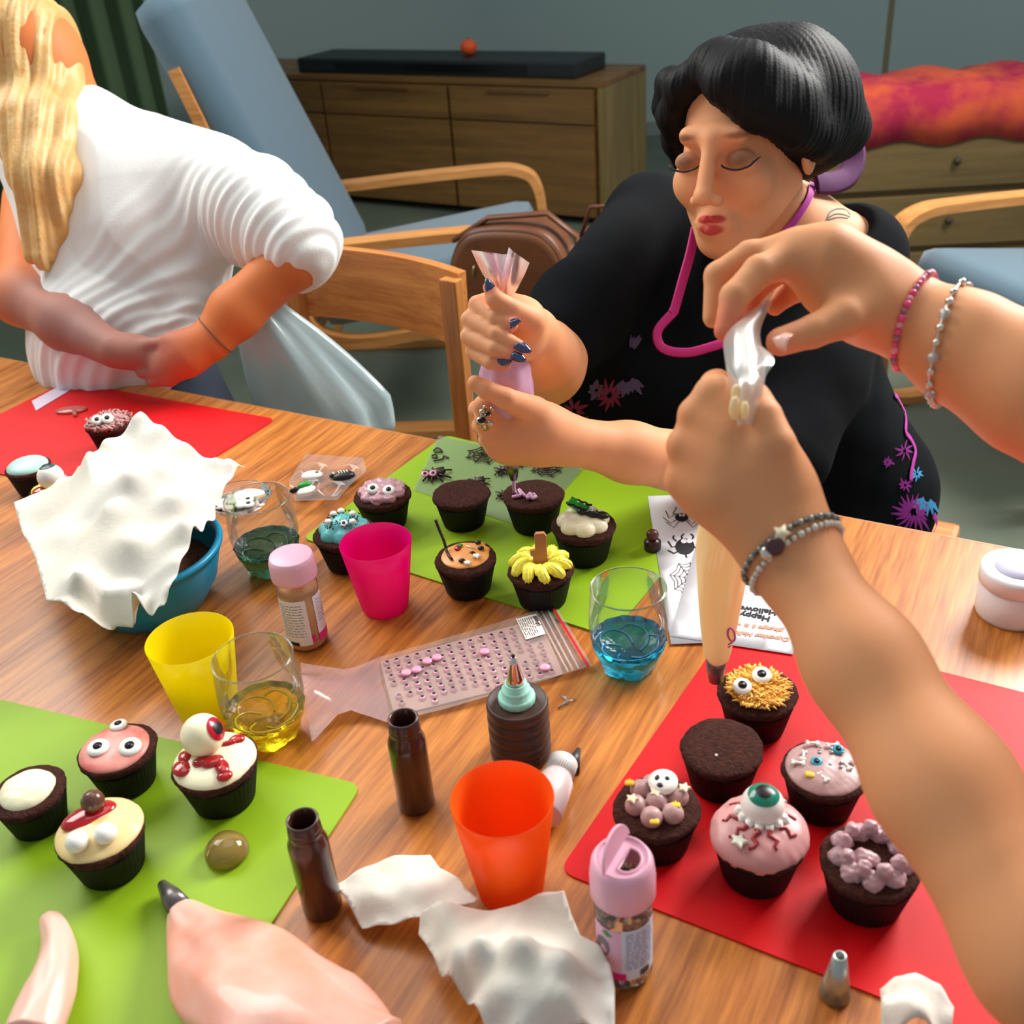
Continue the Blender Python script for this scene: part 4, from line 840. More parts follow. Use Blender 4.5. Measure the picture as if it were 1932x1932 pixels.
for k in range(n):
    a_ = 2 * PI * k / n; th_ = ray_hole(a_); bq = hcx * math.cos(a_); to_ = -bq + math.sqrt(bq * bq - hcx * hcx + R2 * R2)
    vv += [(hcx + th_ * math.cos(a_), th_ * math.sin(a_), .1145), (hcx + to_ * math.cos(a_), to_ * math.sin(a_), .1145)]
for k in range(n): j = (k + 1) % n; ff.append((2 * k, 2 * k + 1, 2 * j + 1, 2 * j))
o = mk('lid_deck', vv, ff, m_lpink, t, False); solid(o, .002)
MB().tube([(a, b, .1145) for a, b in hole], .0012, 8, closed=True).build('mouth_rim', m_lpink, t)
fl_ = MB().prism([(R * 1.0 * math.cos(a), R * 1.0 * math.sin(a)) for a in np.linspace(PI * .5, PI * 1.5, 20)] + [(-.002, -R * .95), (-.002, R * .95)][::1], 0, .0022).build('flip_cap', m_lpink, t, False)
fl_.location = (-R * .25, 0, .116); fl_.rotation_euler = (0, math.radians(80), 0); bv = fl_.modifiers.new('b', 'BEVEL'); bv.width = .0008; bv.segments = 2
# brown bottles
def bottle(px, py, H, wpx, label):
    p = P(px, py, .74 + H); Rn = wpx / 2 * proj(p)[2] / F; Rb = Rn * 1.22
    t = empty('dye_bottle', (p[0], p[1], .7404), 0, label, 'bottle', 'small brown bottles without caps')
    prof = [(0, 0), (Rb * .88, 0), (Rb, .004), (Rb * 1.0, H * .70), (Rb * .98, H * .76), (Rn * 1.0, H * .83), (Rn * .93, H * .86), (Rn * 1.02, H * .87), (Rn * 1.0, H * .885), (Rn * .92, H * .895), (Rn * 1.0, H * .91), (Rn * .98, H * .93), (Rn * .92, H * .94), (Rn * .96, H * .99), (Rn * .88, H), (Rn * .78, H * .985), (Rn * .76, H * .8), (Rb * .85, H * .6), (Rb * .85, H * .06), (0, H * .05)]
    MB().lathe(prof, 48, cap=False).build('bottle_body', M('bottle_brown', (70, 34, 26), .28, coat=.3, var=(30, (48, 24, 20), .2)), t)
    MB().lathe([(0, H * .3), (Rb * .84, H * .3)], 32).build('dye', M('dye_dark', (30, 14, 12), .2), t)
    return t
bottle(760, 1354, .099, 61, 'small brown open-necked bottle by the bag of pink eyes'); bottle(570, 1545, .099, 65, 'small brown open-necked bottle on the corner of the near green mat')
# bellows bottle with piping nozzle
bb = P(984, 1424, .74); t = empty('bellows_bottle', (bb[0], bb[1], .7404), 0, 'dark brown ribbed bottle with a mint collar and steel piping nozzle', 'bottle'); R = .0272; H = .064; prof = [(0, 0), (R * .9, 0)]
for k in range(5): z = .001 + k * H / 5; prof += [(R * .93, z), (R, z + .003), (R * 1.01, z + .0085), (R * .97, z + .0118), (R * .93, z + .0125)]
prof += [(R * .9, H), (0, H + .0005)]; MB().lathe(prof, 64).build('ribbed_body', M('brown_dark_plastic', (66, 42, 34), .45), t)
m_mint = M('mint_plastic', (160, 226, 206), .35, sss=.1)
MB().lathe([(0, H), (.0158, H), (.0162, H + .001), (.0162, H + .0058), (.0150, H + .007), (.0128, H + .0075), (.0128, H + .013), (.0118, H + .0145), (.0098, H + .015), (.0098, H + .020), (.009, H + .0205), (0, H + .0205)], 48, mod=lambda R_, z, a: R_ * (1 + (.012 * math.cos(a * 16) if R_ > .012 else 0))).build('screw_collar', m_mint, t)
MB().lathe([(.0086, H + .019), (.0072, H + .026), (.0036, H + .041), (.0020, H + .048), (.0012, H + .048), (.003, H + .041), (.007, H + .022)], 40).build('steel_nozzle', M('steel', (215, 212, 208), .12, 1), t)
MB().lathe([(0, H + .0475), (.0016, H + .047), (.0017, H + .0500), (0, H + .051)], 16).build('chocolate_drip', m_choc, t)
# capped tube lying behind the orange tumbler
A = P(1035, 1512, .757); B = P(1062, 1440, .757); A = A + (A - B) * .35; ax = (B - A) / np.linalg.norm(B - A)
t = empty('icing_tube', (A[0], A[1], .741), 0, 'pearly tube with a ridged white cap lying behind the orange tumbler', 'tube'); o0 = np.array([A[0], A[1], .741])
c0 = A - o0; Lt = np.linalg.norm(B - A)
MB().lathe([(0, 0), (.014, 0), (.0155, .002), (.0155, Lt * .62), (.0125, Lt * .74), (.0105, Lt * .75), (.0105, Lt * .82)], 40, c=c0, axis=ax).build('tube_body', M('pearl', (214, 196, 196), .3, coat=.4), t)
MB().lathe([(.010, Lt * .76), (.0128, Lt * .77), (.0128, Lt * 1.02), (.0115, Lt * 1.05), (0, Lt * 1.05)], 72, c=c0, axis=ax, mod=lambda q, z, a: q * (1 + .03 * math.cos(36 * a) * (q > .0125))).build('ridged_cap', M('cap_white', (220, 220, 216), .4), t)
q0 = P(1083, 1448, .741); o = MB().lathe([(0, 0), (.0085, 0), (.002, .024), (.0012, .024)], 24, axis=(.4, .9, .18)).build('cone_nozzle', M('dark_grey_plastic', (58, 54, 54), .4)); o.location = (q0[0] - .004, q0[1] - .012, .7495); tag(o, 'small dark grey cone nozzle behind the white-capped tube', 'nozzle')
# small dark cap between mat and sheet
q0 = P(1231, 1035, .7425); t = empty('bottle_cap', (q0[0], q0[1], .7425), 0, 'small dark brown knobbed cap at the edge of the printed spider sheet', 'cap')
MB().lathe([(0, 0), (.0095, 0), (.010, .002), (.010, .010), (.007, .012), (.0045, .014)], 28).build('cap_body', M('cap_brown', (56, 30, 26), .3), t); MB().ball((0, 0, .019), (.0075, .0075, .0065), 16, 10).build('cap_knob', M('cap_brown2', (92, 46, 40), .3), t)
# white pots at the right
q0 = P(1905, 1155, .74); t = empty('lidded_pot', (q0[0], q0[1], .7404), 0, 'round white lidded pot on the table beyond the big forearm', 'pot'); R = .036
MB().lathe([(0, 0), (R * .92, 0), (R * .95, .004), (R * .95, .040)], 48).build('pot_body', M('pot_white', (226, 218, 216), .4), t)
MB().lathe([(R * .95, .038), (R, .039), (R, .052), (R * .97, .055), (R * .8, .0555), (0, .0545)], 48).build('lid', M('white_plastic'), t); MB().lathe([(0, .0556), (R * .62, .0556), (R * .62, .0562), (0, .0562)], 40).build('lid_sticker', M('lid_lilac', (206, 206, 232), .5), t)

# ================================================================ bag of pink eyes
cc = P(890, 1260, .742); ang = math.atan2(*((P(1014, 1167)[:2] - P(717, 1247)[:2])[::-1]))
pb = empty('zip_bag', (cc[0], cc[1], .7404), ang, 'clear zip bag holding a pale card of pink sugar eyes', 'bag')
Rm = np.array([[math.cos(ang), math.sin(ang)], [-math.sin(ang), math.cos(ang)]])
def lc2(px, py): return Rm @ (P(px, py, .742)[:2] - cc[:2])
m_card = M('card_pink', (236, 196, 186), .6); m_bag = film('bag_clear', (240, 232, 226), .17, .15, 1.1)
card = [lc2(*q) for q in ((717, 1248), (1018, 1166), (1063, 1271), (744, 1350))]; flatmesh('card', round_poly(card, .003), .0006, .0012, m_card, pb)
bo = [lc2(*q) for q in ((714, 1244), (900, 1190), (1049, 1146), (1119, 1260), (900, 1325), (738, 1368))]
hf = lambda v: .0044 + .0012 * nz(v, 60, 5)
sheet('film', bo, hf, .008, m_bag, pb)
tail = [lc2(*q) for q in ((714, 1244), (690, 1254), (650, 1270), (612, 1266), (570, 1264), (576, 1310), (592, 1418), (614, 1390), (640, 1364), (665, 1352), (700, 1358), (738, 1368))]
tp_ = lc2(700, 1300)
o = sheet('film_tail', tail, lambda v: .0044 + .030 * np.clip((tp_[0] - v[:, 0]) / .06, 0, 1) ** 1.3 * (0.6 + .4 * np.sin(v[:, 1] * 60 + 1)) + .0012 * nz(v, 60, 6), .006, film('bag_tail', (236, 206, 206), .30, .12, 1.4), pb)  # clear film; its pinkish reflection is put into the tint
def strip(name, a, b, wd, z, mat):
    a, b = np.array(a), np.array(b); t_ = (b - a) / np.linalg.norm(b - a); n_ = np.array([-t_[1], t_[0]]) * wd / 2
    return flatmesh(name, [a - n_, b - n_, b + n_, a + n_], z, z + .0005, mat, pb)
strip('red_zip_line', lc2(1041, 1149), lc2(1110, 1264), .0026, .0060, M('zip_red', (206, 26, 40), .4))
for dx in (0, 9, 20): strip('zip_ridge', lc2(1012 + dx, 1160 - dx * .3), lc2(1072 + dx, 1274 - dx * .3), .0018, .0058, film('zip_clear', (250, 240, 236), .22, .2, .5))
lp = [lc2(*q) for q in ((974, 1175), (1012, 1165), (1030, 1203), (993, 1214))]; flatmesh('sticker', lp, .0062, .0068, M('sticker', (236, 226, 216), .6), pb)
b = MB()
for k in range(7):
    A, B = np.array(lp[0]) + (np.array(lp[1]) - lp[0]) * (.08 + .1 * k), np.array(lp[3]) + (np.array(lp[2]) - lp[3]) * (.08 + .1 * k); j = .08
    while j < .9: l_ = random.uniform(.08, .22); ink_line(b, [A + (B - A) * j, A + (B - A) * min(.93, j + l_)], .0008, .0070); j += l_ + .05
b.build('sticker_text', m_ink3, pb, False)
text_mesh('sticker_price', '(600-gr)', .0055, m_ink3, pb, np.array(lp[1]) * .25 + np.array(lp[0]) * .75 + (np.array(lp[2]) - lp[1]) * .1 + np.array([.0125, .0]), .0070, -PI / 2 - .05)
m_peye = M('sugar_pink', (240, 160, 190), .35, coat=.2)
cz = .7404 + .0013; grp = 'pink sugar eyes on the card'; first = None; lab = 'tiny pink sugar eye with a black pupil glued on the card in the zip bag'
A00, A10, A01 = lc2(748, 1283), lc2(1040, 1203), lc2(768, 1342)
cnt = 0
cpoly = [np.array(c_) for c_ in card]
def inside_card(q, m):
    for k in range(4):
        A, B = cpoly[k], cpoly[(k + 1) % 4]; t_ = (B - A) / np.linalg.norm(B - A); n_ = np.array([-t_[1], t_[0]]); n_ = n_ if (sum(cpoly) / 4 - A) @ n_ > 0 else -n_
        if (q - A) @ n_ < m: return False
    return True
st_ = [lc2(*q) for q in ((974, 1175), (1012, 1165), (1030, 1203), (993, 1214))]; stc = sum(st_) / 4
for i in range(-4, 16):
    for j in range(8):
        q = lc2(748.5 + 19.8 * i + 4.8 * j, 1248.5 - 5.1 * i + 12.4 * j) + (np.random.rand(2) - .5) * .0012
        if not inside_card(q, .0045) or np.linalg.norm(q - stc) < .018 or random.random() < .06: continue
        w2 = cc[:2] + Rm.T @ q
        if first is None:
            first = MB().ball((0, 0, .0013), (.0036, .0036, .0020), 12, 8).build('sugar_eye', m_peye); pu = MB().ball((.0002, .0008, .0028), (.0021, .0020, .0009), 10, 6).build('pupil', m_blk, first); e_ = first; tag(first, lab, 'candy', grp)
        else:
            e_ = first.copy(); COL.objects.link(e_); k_ = pu.copy(); COL.objects.link(k_); k_.parent = e_
        e_.location = (w2[0], w2[1], cz); e_.rotation_euler = (0, 0, random.uniform(-.6, .6)); cnt += 1
for px_, py_, wh_ in ((806, 1250, 'third of the slanting row of four'), (824, 1243, 'topmost of the slanting row of four'), (766, 1272, 'lowest of the slanting row of four'), (786, 1266, 'second of the slanting row of four'), (914, 1232, 'alone in the middle of the card'), (1028, 1262, 'alone beside the steel nozzle')):
    e_ = first.copy(); COL.objects.link(e_); w2 = P(px_, py_, .7445); e_.location = w2; e_.scale = (1.5, 1.5, 1.1); e_.rotation_euler = (PI, 0, 0); e_['label'] = 'face-down pink sugar eye in the bag, ' + wh_; e_['group'] = 'loose pink sugar eyes in the zip bag'; e_.location.z = .7478
# small chips of clear film on the table
for k, (a_, b_) in enumerate((((1060, 1312), (1070, 1330)), ((1052, 1338), (1086, 1318)))):
    p_, q_ = P(*a_, .7406), P(*b_, .7406); 
    o = MB().tube([(p_ - (p_ + q_) / 2), (np.array([.001, .002, .0012])), (q_ - (p_ + q_) / 2)], [.0008, .0022, .0008], 6, flat=((0, 0, 1), .3)).build('film_scrap', m_bag); o.location = (p_ + q_) / 2 + np.array([0, 0, .0008]); tag(o, ['short', 'longer'][k] + ' curled scrap of clear film on the bare table by the ribbed bottle', 'scrap')

# ================================================================ blister tray with sugar figures
bc_ = P(622, 920, .741); bt_ = empty('blister_tray', (bc_[0], bc_[1], .7404), -.15, 'clear plastic blister tray with sugar decorations behind the mauve-iced cupcake', 'tray'); m_bl = film('blister', (238, 234, 232), .14, .08, 1.6)
def bl2(px, py, z=.741): 
    v = P(px, py, z) - bc_; c_, s_ = math.cos(.15), math.sin(.15); return np.array([v[0] * c_ - v[1] * s_, v[0] * s_ + v[1] * c_])
cups = [bl2(590, 905), bl2(650, 908), bl2(573, 933), bl2(622, 940)]
ol = [bl2(*q) for q in ((580, 872), (688, 880), (694, 905), (660, 935), (640, 960), (560, 962), (548, 925))]
o = sheet('tray_film', ol, lambda v: .014 - .0125 * np.max([np.clip(1.35 - np.linalg.norm(v - c, axis=1) / .0165, 0, 1) for c in cups], axis=0), .0028, m_bl, bt_)
lbls = ['white oval sugar figure in the blister tray', 'black sugar bat with white stripes in the blister tray', 'green and white sugar figure with a black hat in the blister tray']
for k, (c, lb_) in enumerate(zip(cups[:3], lbls)):
    w_ = bc_[:2] + np.array([c[0] * math.cos(-.15) - c[1] * math.sin(-.15), c[0] * math.sin(-.15) + c[1] * math.cos(-.15)])
    t = empty('sugar_figure', (w_[0], w_[1], .7424), .2 * k, lb_, 'candy'); t.scale = (1.2, 1.2, 1.3)
    if k == 0: MB().ball((0, 0, .004), (.012, .0085, .004), 18, 10).build('body', m_white, t); MB().ball((.006, 0, .0076), (.0022, .0018, .001), 8, 6).build('spot', M('grey_spot', (110, 110, 110), .4), t)
    elif k == 1:
        MB().ball((0, 0, .005), (.013, .0085, .005), 18, 10).ball((-.012, .002, .006), (.004, .003, .003), 8, 6).build('body', m_blk, t)
        for q in range(4): MB().tube([(-.004 + q * .003, -.003, .0101), (-.005 + q * .003, .003, .0101)], .0006, 6).build('stripe', m_white, t)
    else: MB().ball((.003, -.004, .004), (.012, .009, .0045), 18, 10).build('body', m_white, t); MB().ball((.003, .001, .009), (.008, .0045, .003), 14, 8).build('green_cap', m_greeni, t); MB().ball((-.009, -.001, .007), (.006, .003, .003), 12, 8).build('black_hat', m_blk, t)
# round clear lid with candy eyes behind the green glass
lc_ = P(452, 948, .741); t = empty('clear_lid', (lc_[0], lc_[1], .7404), 0, 'round clear plastic lid of candy eyes seen through the green-based glass', 'lid')
MB().lathe([(0, .0005), (.036, .0005), (.038, .002), (.040, .008), (.043, .009), (.043, .010), (.040, .0095)], 56, cap=False).build('dish', m_bl, t)
for k, (a_, b_) in enumerate(((-.020, .002), (-.012, .010), (-.004, .006), (.004, .012), (.012, .010), (-.008, -.004), (.002, -.002), (.012, .000), (-.022, -.012), (-.012, -.015), (.004, -.012), (-.028, -.004), (.014, -.010))):
    e = candy_eye(None, lc_[0] + a_, lc_[1] + b_, .7415 + .0012 * (k % 3), .0075, 0, 0, .0, name='loose_candy_eye', pr=.4 if k in (7, 12) else .01)
    tag(e, 'white candy eye lying blank side up in the round clear lid' if k not in (7, 12) else ('candy eye with a black pupil in the middle of the clear lid' if k == 7 else 'candy eye with a black pupil at the near side of the clear lid'), 'candy', 'white candy eyes in the clear lid')

# ================================================================ chocolate drawings on clear film
fo = [P(*q, .7425) for q in ((828, 822), (1040, 868), (1100, 885), (1000, 1000), (780, 925))]; fc = np.mean(fo, 0)
af = sheet('acetate_sheet', [(p[0] - fc[0], p[1] - fc[1]) for p in fo], lambda v: .0006 * (1 + nz(v, 30, 8)), .01, film('acetate', (232, 238, 236), .14, .1, 1.2)); af.location = (fc[0], fc[1], .7424); tag(af, 'clear acetate sheet with chocolate drawings at the far corner of the green mat', 'plastic sheet')
def cz3(px, py): p_ = P(px, py, .745); return p_
def spider(px, py, s, label, eyes=None):
    p_ = P(px, py, .744); t = empty('chocolate_spider', (p_[0], p_[1], .7440), 0, label, 'chocolate figure')
    b = MB().ball((s * .5, s * .25, s * .35), (s * .75, s * .6, s * .38), 14, 10).ball((-s * .5, -s * .25, s * .32), (s * .55, s * .5, s * .34), 14, 10); b.build('body', m_choc, t)
    for k in range(4):
        for sg_ in (-1, 1):
            a_ = .55 + k * .62; u = np.array([math.cos(a_), sg_ * math.sin(a_)]); MB().tube([(0, 0, s * .3), (u[0] * s * 1.1, u[1] * s * 1.1, s * .35), (u[0] * s * 1.9 + .2 * s, u[1] * s * 1.7, s * .10)], s * .11, 6).build('leg', m_choc, t)
    if eyes:
        for k in (0, 1): candy_eye(t, -s * .95 + k * s * .85, -s * .50, s * .55, s * .42, 0, 0, .4, name='pink_eye', wm=m_peye, pr=.45)
    return t
spider(820, 898, .0125, 'dark chocolate spider with pink eyes on the clear acetate', True); spider(948, 890, .009, 'small dark chocolate spider beside the steel nozzle'); spider(900, 912, .0095, 'dark chocolate spider mostly hidden behind the plain cupcake'); spider(975, 876, .008, 'small chocolate spider behind the piping nozzle'); spider(950, 935, .008, 'chocolate spider with legs showing between two plain cupcakes')
def web(px, py, s, label, sq=1):
    p_ = P(px, py, .744); t = empty('chocolate_web', (p_[0], p_[1], .7440), 0, label, 'chocolate figure'); b = MB(); R_ = lambda k: (s * (1 + .1 * math.sin(k * 2.3)) * math.cos(k * PI / 4 + .2), s * (1 + .1 * math.sin(k * 2.3)) * math.sin(k * PI / 4 + .2), .001)
    for k in range(8): b.tube([(0, 0, .0012), R_(k)], .0009, 6)
    b.build('spokes', m_choc, t); b = MB()
    for f_ in (.35, .65, .92):
        for k in range(8): A, B = np.array(R_(k)) * [f_, f_, 1], np.array(R_(k + 1)) * [f_, f_, 1]; b.tube([A, (A + B) / 2 * [.88, .88, 1], B], .0009, 6)
    b.build('rings', m_choc, t); return t
web(914, 858, .026, 'dark chocolate spider web drawn on the clear acetate'); web(1032, 884, .022, 'smeared chocolate web partly under the hand with the ring')
for k, (pts, lb_) in enumerate((([(818, 850), (826, 845), (834, 852), (820, 853)], 'small chocolate squiggle nearest the acetate corner'), ([(815, 860), (822, 857), (824, 864), (815, 863)], 'tiny chocolate ring squiggle on the acetate'), ([(818, 870), (834, 866), (838, 860), (846, 864)], 'chocolate bone-shaped stroke on the acetate'))):
    c_ = cz3(*pts[0]); o = MB().tube([np.array(q) - c_ for q in spline([cz3(*q) for q in pts], 5)], .0012, 8).build('chocolate_squiggle', m_choc); o.location = c_; tag(o, lb_, 'chocolate figure')

# ================================================================ paper towels
m_tow = M('paper_towel', (218, 209, 188), .9, sss=.0, var=(7, (232, 230, 226), .3), bump=(160, .25, .0015))
def towel(name, outline, hts, base, amp, seed, step, label, z0=.741, sc=18, creases=()):
    """outline: (px,py,height) round the edge; hts: (px,py,height) inside"""
    ctl = [(P(a, b, .741 + h_), h_) for a, b, h_ in outline + hts]; cp = np.array([c[0][:2] for c in ctl]); ch_ = np.array([c[1] for c in ctl])
    def hf(v):
        d = np.linalg.norm(v[:, None] - cp[None], axis=2) + 1e-4; w_ = 1 / (d ** 2.6 + 2e-6); h_ = (w_ * ch_).sum(1) / w_.sum(1)
        wp = v + .02 * np.stack([nz(v, sc, seed + 1, 2), nz(v, sc, seed + 2, 2)], 1)
        r_ = 1 - np.abs(nz(wp, sc * 1.1, seed, 2)) * 2.0; return np.maximum(h_ + amp * r_ * (0.30 + .7 * np.clip(h_ / .05, 0, 1)), .0015) + base
    ol = [c[0][:2] for c in ctl[:len(outline)]]; c_ = np.mean(ol, 0)
    if name == 'paper_towel':
        hf0 = hf
        def hf(v):
            dd_ = np.linalg.norm(v - bp_[:2], axis=1); lim = .0855 - np.clip(dd_ - (br + .006), 0, 9) * 1.6; return np.maximum(hf0(v), lim)
    o = sheet(name, [q - c_ for q in ol], lambda v: hf(v + c_), step, m_tow, None, .0006); o.location = (c_[0], c_[1], .7404); return tag(o, label, 'paper towel', None)
towel('paper_towel', [(263, 770, .150), (300, 800, .135), (345, 835, .12), (400, 865, .105), (432, 878, .09), (462, 882, .08), (445, 906, .08), (412, 950, .085), (408, 985, .088), (385, 1015, .095), (350, 1060, .10), (325, 1110, .095), (312, 1150, .08), (285, 1175, .06), (258, 1208, .035), (232, 1217, .03), (205, 1218, .035), (188, 1200, .05), (150, 1165, .078), (118, 1145, .085), (90, 1140, .085), (70, 1060, .09), (40, 1000, .08), (30, 950, .07), (90, 935, .07), (140, 910, .085), (150, 885, .10), (178, 862, .12), (200, 830, .13)],
      [(300, 880, .14), (250, 900, .14), (220, 960, .12), (330, 930, .13), (250, 1010, .115), (160, 1000, .10), (150, 1080, .11), (240, 1090, .115), (350, 980, .125), (220, 1150, .095), (160, 1130, .10)], 0, .010, 7, .0036, 'big crumpled cream paper towel piled over the blue bowl', sc=19)
towel('napkin', [(632, 1666, .012), (690, 1632, .02), (745, 1612, .024), (812, 1614, .022), (830, 1640, .02), (866, 1658, .018), (880, 1680, .02), (905, 1702, .02), (860, 1716, .025), (800, 1735, .02), (730, 1750, .01), (684, 1757, .004)], [(720, 1680, .022), (790, 1670, .028)], 0, .007, 17, .003, 'flat folded white napkin strip in front of the orange tumbler', sc=22)
towel('napkin', [(795, 1722, .03), (850, 1705, .04), (905, 1702, .04), (960, 1690, .045), (1015, 1686, .045), (1065, 1698, .04), (1078, 1735, .04), (1095, 1768, .04), (1130, 1785, .04), (1152, 1830, .03), (1160, 1880, .025), (1160, 1960, .02), (1050, 1990, .02), (930, 1980, .02), (880, 1900, .012), (835, 1860, .012), (818, 1810, .02), (790, 1765, .02)], [(900, 1760, .075), (980, 1755, .085), (1050, 1800, .07), (950, 1850, .06), (1060, 1880, .06), (860, 1790, .05)], 0, .012, 27, .003, 'crumpled white napkin heaped at the near edge beside the flip-top shaker', sc=26)
towel('napkin', [(1660, 1870, .02), (1690, 1838, .03), (1730, 1826, .035), (1775, 1850, .03), (1800, 1900, .02), (1790, 1970, .01), (1660, 1970, .01)], [(1730, 1880, .05)], 0, .006, 37, .004, 'small white napkin at the near edge of the red mat', sc=26)

# strip of pale film and clear drop on the far red mat
a_ = [P(*q, .7425)[:2] for q in ((60, 757), (142, 712), (156, 722), (68, 775))]; o = flatmesh('paper_strip', [p - a_[0] for p in a_], 0, .0006, M('lilac_strip', (216, 200, 220), .6)); o.location = (a_[0][0], a_[0][1], .7424); tag(o, 'pale lilac paper strip along the edge of the far red mat', 'paper strip')
q0 = P(135, 775, .7425); o = MB().ball((0, 0, .002), (.026, .013, .004), 20, 8).tube([(.008, -.010, .002), (.014, -.024, .002)], [.005, .003], 8).build('jelly_smear', M('jelly_smear', (226, 130, 120), .1, trans=.5)); o.location = (q0[0], q0[1], .7418); tag(o, 'clear jelly smear on the far red mat beside the curly cupcake', 'smear')

# ================================================================ piping bag lying at the near edge, loose nozzle
def piping(name, pts, rad, label, mat_i, noise=.08, seg=56, seed=1, root=None, flat=None):
    pts = [np.array(p, float) for p in pts]; c = spline(pts, 8); rr = np.interp(np.linspace(0, 1, len(c)), np.linspace(0, 1, len(rad)), rad)
    t = empty(name, root if root is not None else (pts[0][0], pts[0][1], .7404), 0, label, 'piping bag'); o0 = np.array(t.location)
    rs_ = np.random.RandomState(seed); ph_ = rs_.rand(6) * 6.28
    md = lambda R_, i, a: R_ * (1 + noise * (.5 * math.sin(3 * a + i * .25 + ph_[0]) + .35 * math.sin(5 * a - i * .33 + ph_[1]) + .2 * math.sin(9 * a + i * .5 + ph_[2])))
    MB().tube([p - o0 for p in c], list(rr), seg, mod=md, flat=flat).build('icing_filled_bag', mat_i, t); return t, o0
t, o0 = piping('piping_bag', [P(338, 1712, .755), P(385, 1775, .762), P(450, 1850, .770), P(540, 1950, .776), P(640, 2060, .775)], [.009, .028, .044, .056, .056], 'plump pink piping bag lying at the near edge of the table', M('bag_pinkcream', (246, 204, 192), .35, sss=.3, coat=.2, var=(14, (236, 150, 120), .22)), noise=.13, seed=5, flat=((0, 0, 1), .62))
a_ = P(340, 1714, .755) - o0; b_ = P(306, 1668, .751) - o0
MB().tube([a_, (a_ + b_) / 2, b_], [.0095, .008, .004], 24).build('nozzle', M('nozzle_grey', (110, 104, 104), .3, .6), t)
q0 = P(1575, 1872, .743); o = MB().lathe([(.011, 0), (.0085, .015), (.0045, .040), (.003, .040), (.007, .015), (.0095, .001)], 32).build('steel_nozzle', M('steel_soft', (176, 186, 180), .3, .8)); o.location = (q0[0], q0[1], .7424); tag(o, 'upright steel piping nozzle at the near edge of the red mat', 'nozzle')
q0 = P(105, 1770, .76)
t, o0 = piping('piping_bag', [P(95, 1735, .752), P(110, 1790, .758), P(95, 1870, .76), P(60, 1960, .76)], [.008, .013, .018, .02], 'pale pink tipped bag on the near green mat at the table edge', M('bag_paleorange', (236, 186, 170), .35, sss=.3), noise=.07, seed=9)

# ================================================================ people
def skin_mat(name):
    m = M(name, (220, 160, 120), .58, spec=.35, sss=.15, attr='paint', bump=(380, .12, .0006)); return m
def mixc(base, layers):                       # layers: (centre, radius, colour, strength) soft dabs of make-up or flush
    B = np.array(lin(base)[:3])
    def f(p):
        c = np.tile(B, (len(p), 1)) * (1 + .05 * nz(p, 45, 3))[:, None]
        for L_ in layers:
            w_ = L_(p); c = c * (1 - w_[0][:, None]) + np.array(lin(w_[1])[:3]) * w_[0][:, None]
        return np.column_stack([c, np.ones(len(p))])
    return f
def dab(ctr, rad, col, st, hard=2.0, ax=None, rr=None):
    ctr = np.array(ctr)
    def f(p):
        v = p - ctr
        if ax is not None: v = np.stack([v @ np.array(a) / r_ for a, r_ in zip(ax, rr)], 1); d = np.linalg.norm(v, axis=1)
        else: d = np.linalg.norm(v, axis=1) / rad
        return np.clip((1 - d) * hard, 0, 1) * st, col
    return f
def hit(bv, px, py, off=0.0):                 # the point of a body's surface that lies under this spot of the photograph
    d = Vector(ray(px, py)); d.normalize(); r = bv.ray_cast(Vector(CAM), d)
    if r[0] is None: return None, None
    n = r[1]; n = -n if n.dot(d) > 0 else n
    return r[0] + n * off, n
def bvh(o):
    me = o.data; return BVHTree.FromPolygons([v.co for v in me.vertices], [tuple(p.vertices) for p in me.polygons])
def ribbon(name, bv, pxs, wd, th, mat, off=.001, dense=5):
    pts = []
    for q in spline([(a, b, 0) for a, b in pxs], dense):
        h_, n = hit(bv, q[0], q[1], off)
        if h_ is not None and (not pts or (h_ - pts[-1][0]).length < .12): pts.append((h_, n))
    v, f = [], []
    for i, (p, n) in enumerate(pts):
        t_ = (pts[min(i + 1, len(pts) - 1)][0] - pts[max(i - 1, 0)][0]).normalized(); s_ = t_.cross(n).normalized() * wd / 2
        v += [tuple(p - s_), tuple(p + s_ * 0 + n * th), tuple(p + s_)]
    for i in range(len(pts) - 1): f += [(3 * i, 3 * i + 1, 3 * i + 4, 3 * i + 3), (3 * i + 1, 3 * i + 2, 3 * i + 5, 3 * i + 4)]
    return mk(name, v, f, mat)
def nail(name, p, d, n, L_, W_, mat, curve=.25):
    """a finger nail at p, running along d with outward normal n"""
    p, d, n = Vector(p), Vector(d).normalized(), Vector(n); n = (n - d * n.dot(d)).normalized(); s_ = d.cross(n); rows = []
    for i in range(7):
        t_ = i / 6; w_ = W_ * (1 if t_ < .45 else 1 - ((t_ - .45) / .55) ** 1.6 * .92); rows.append([tuple(p + d * (L_ * t_) + s_ * (w_ * u) + n * (W_ * (.55 * (1 - u * u)) - curve * L_ * t_ * t_ * .3)) for u in (-1, -.6, 0, .6, 1)])
    o = MB().grid(rows).build(name, mat); solid(o, .0007, 1); return o

SKIN_W, SKIN_R, SKIN_G = (230, 160, 114), (222, 152, 104), (216, 122, 66)

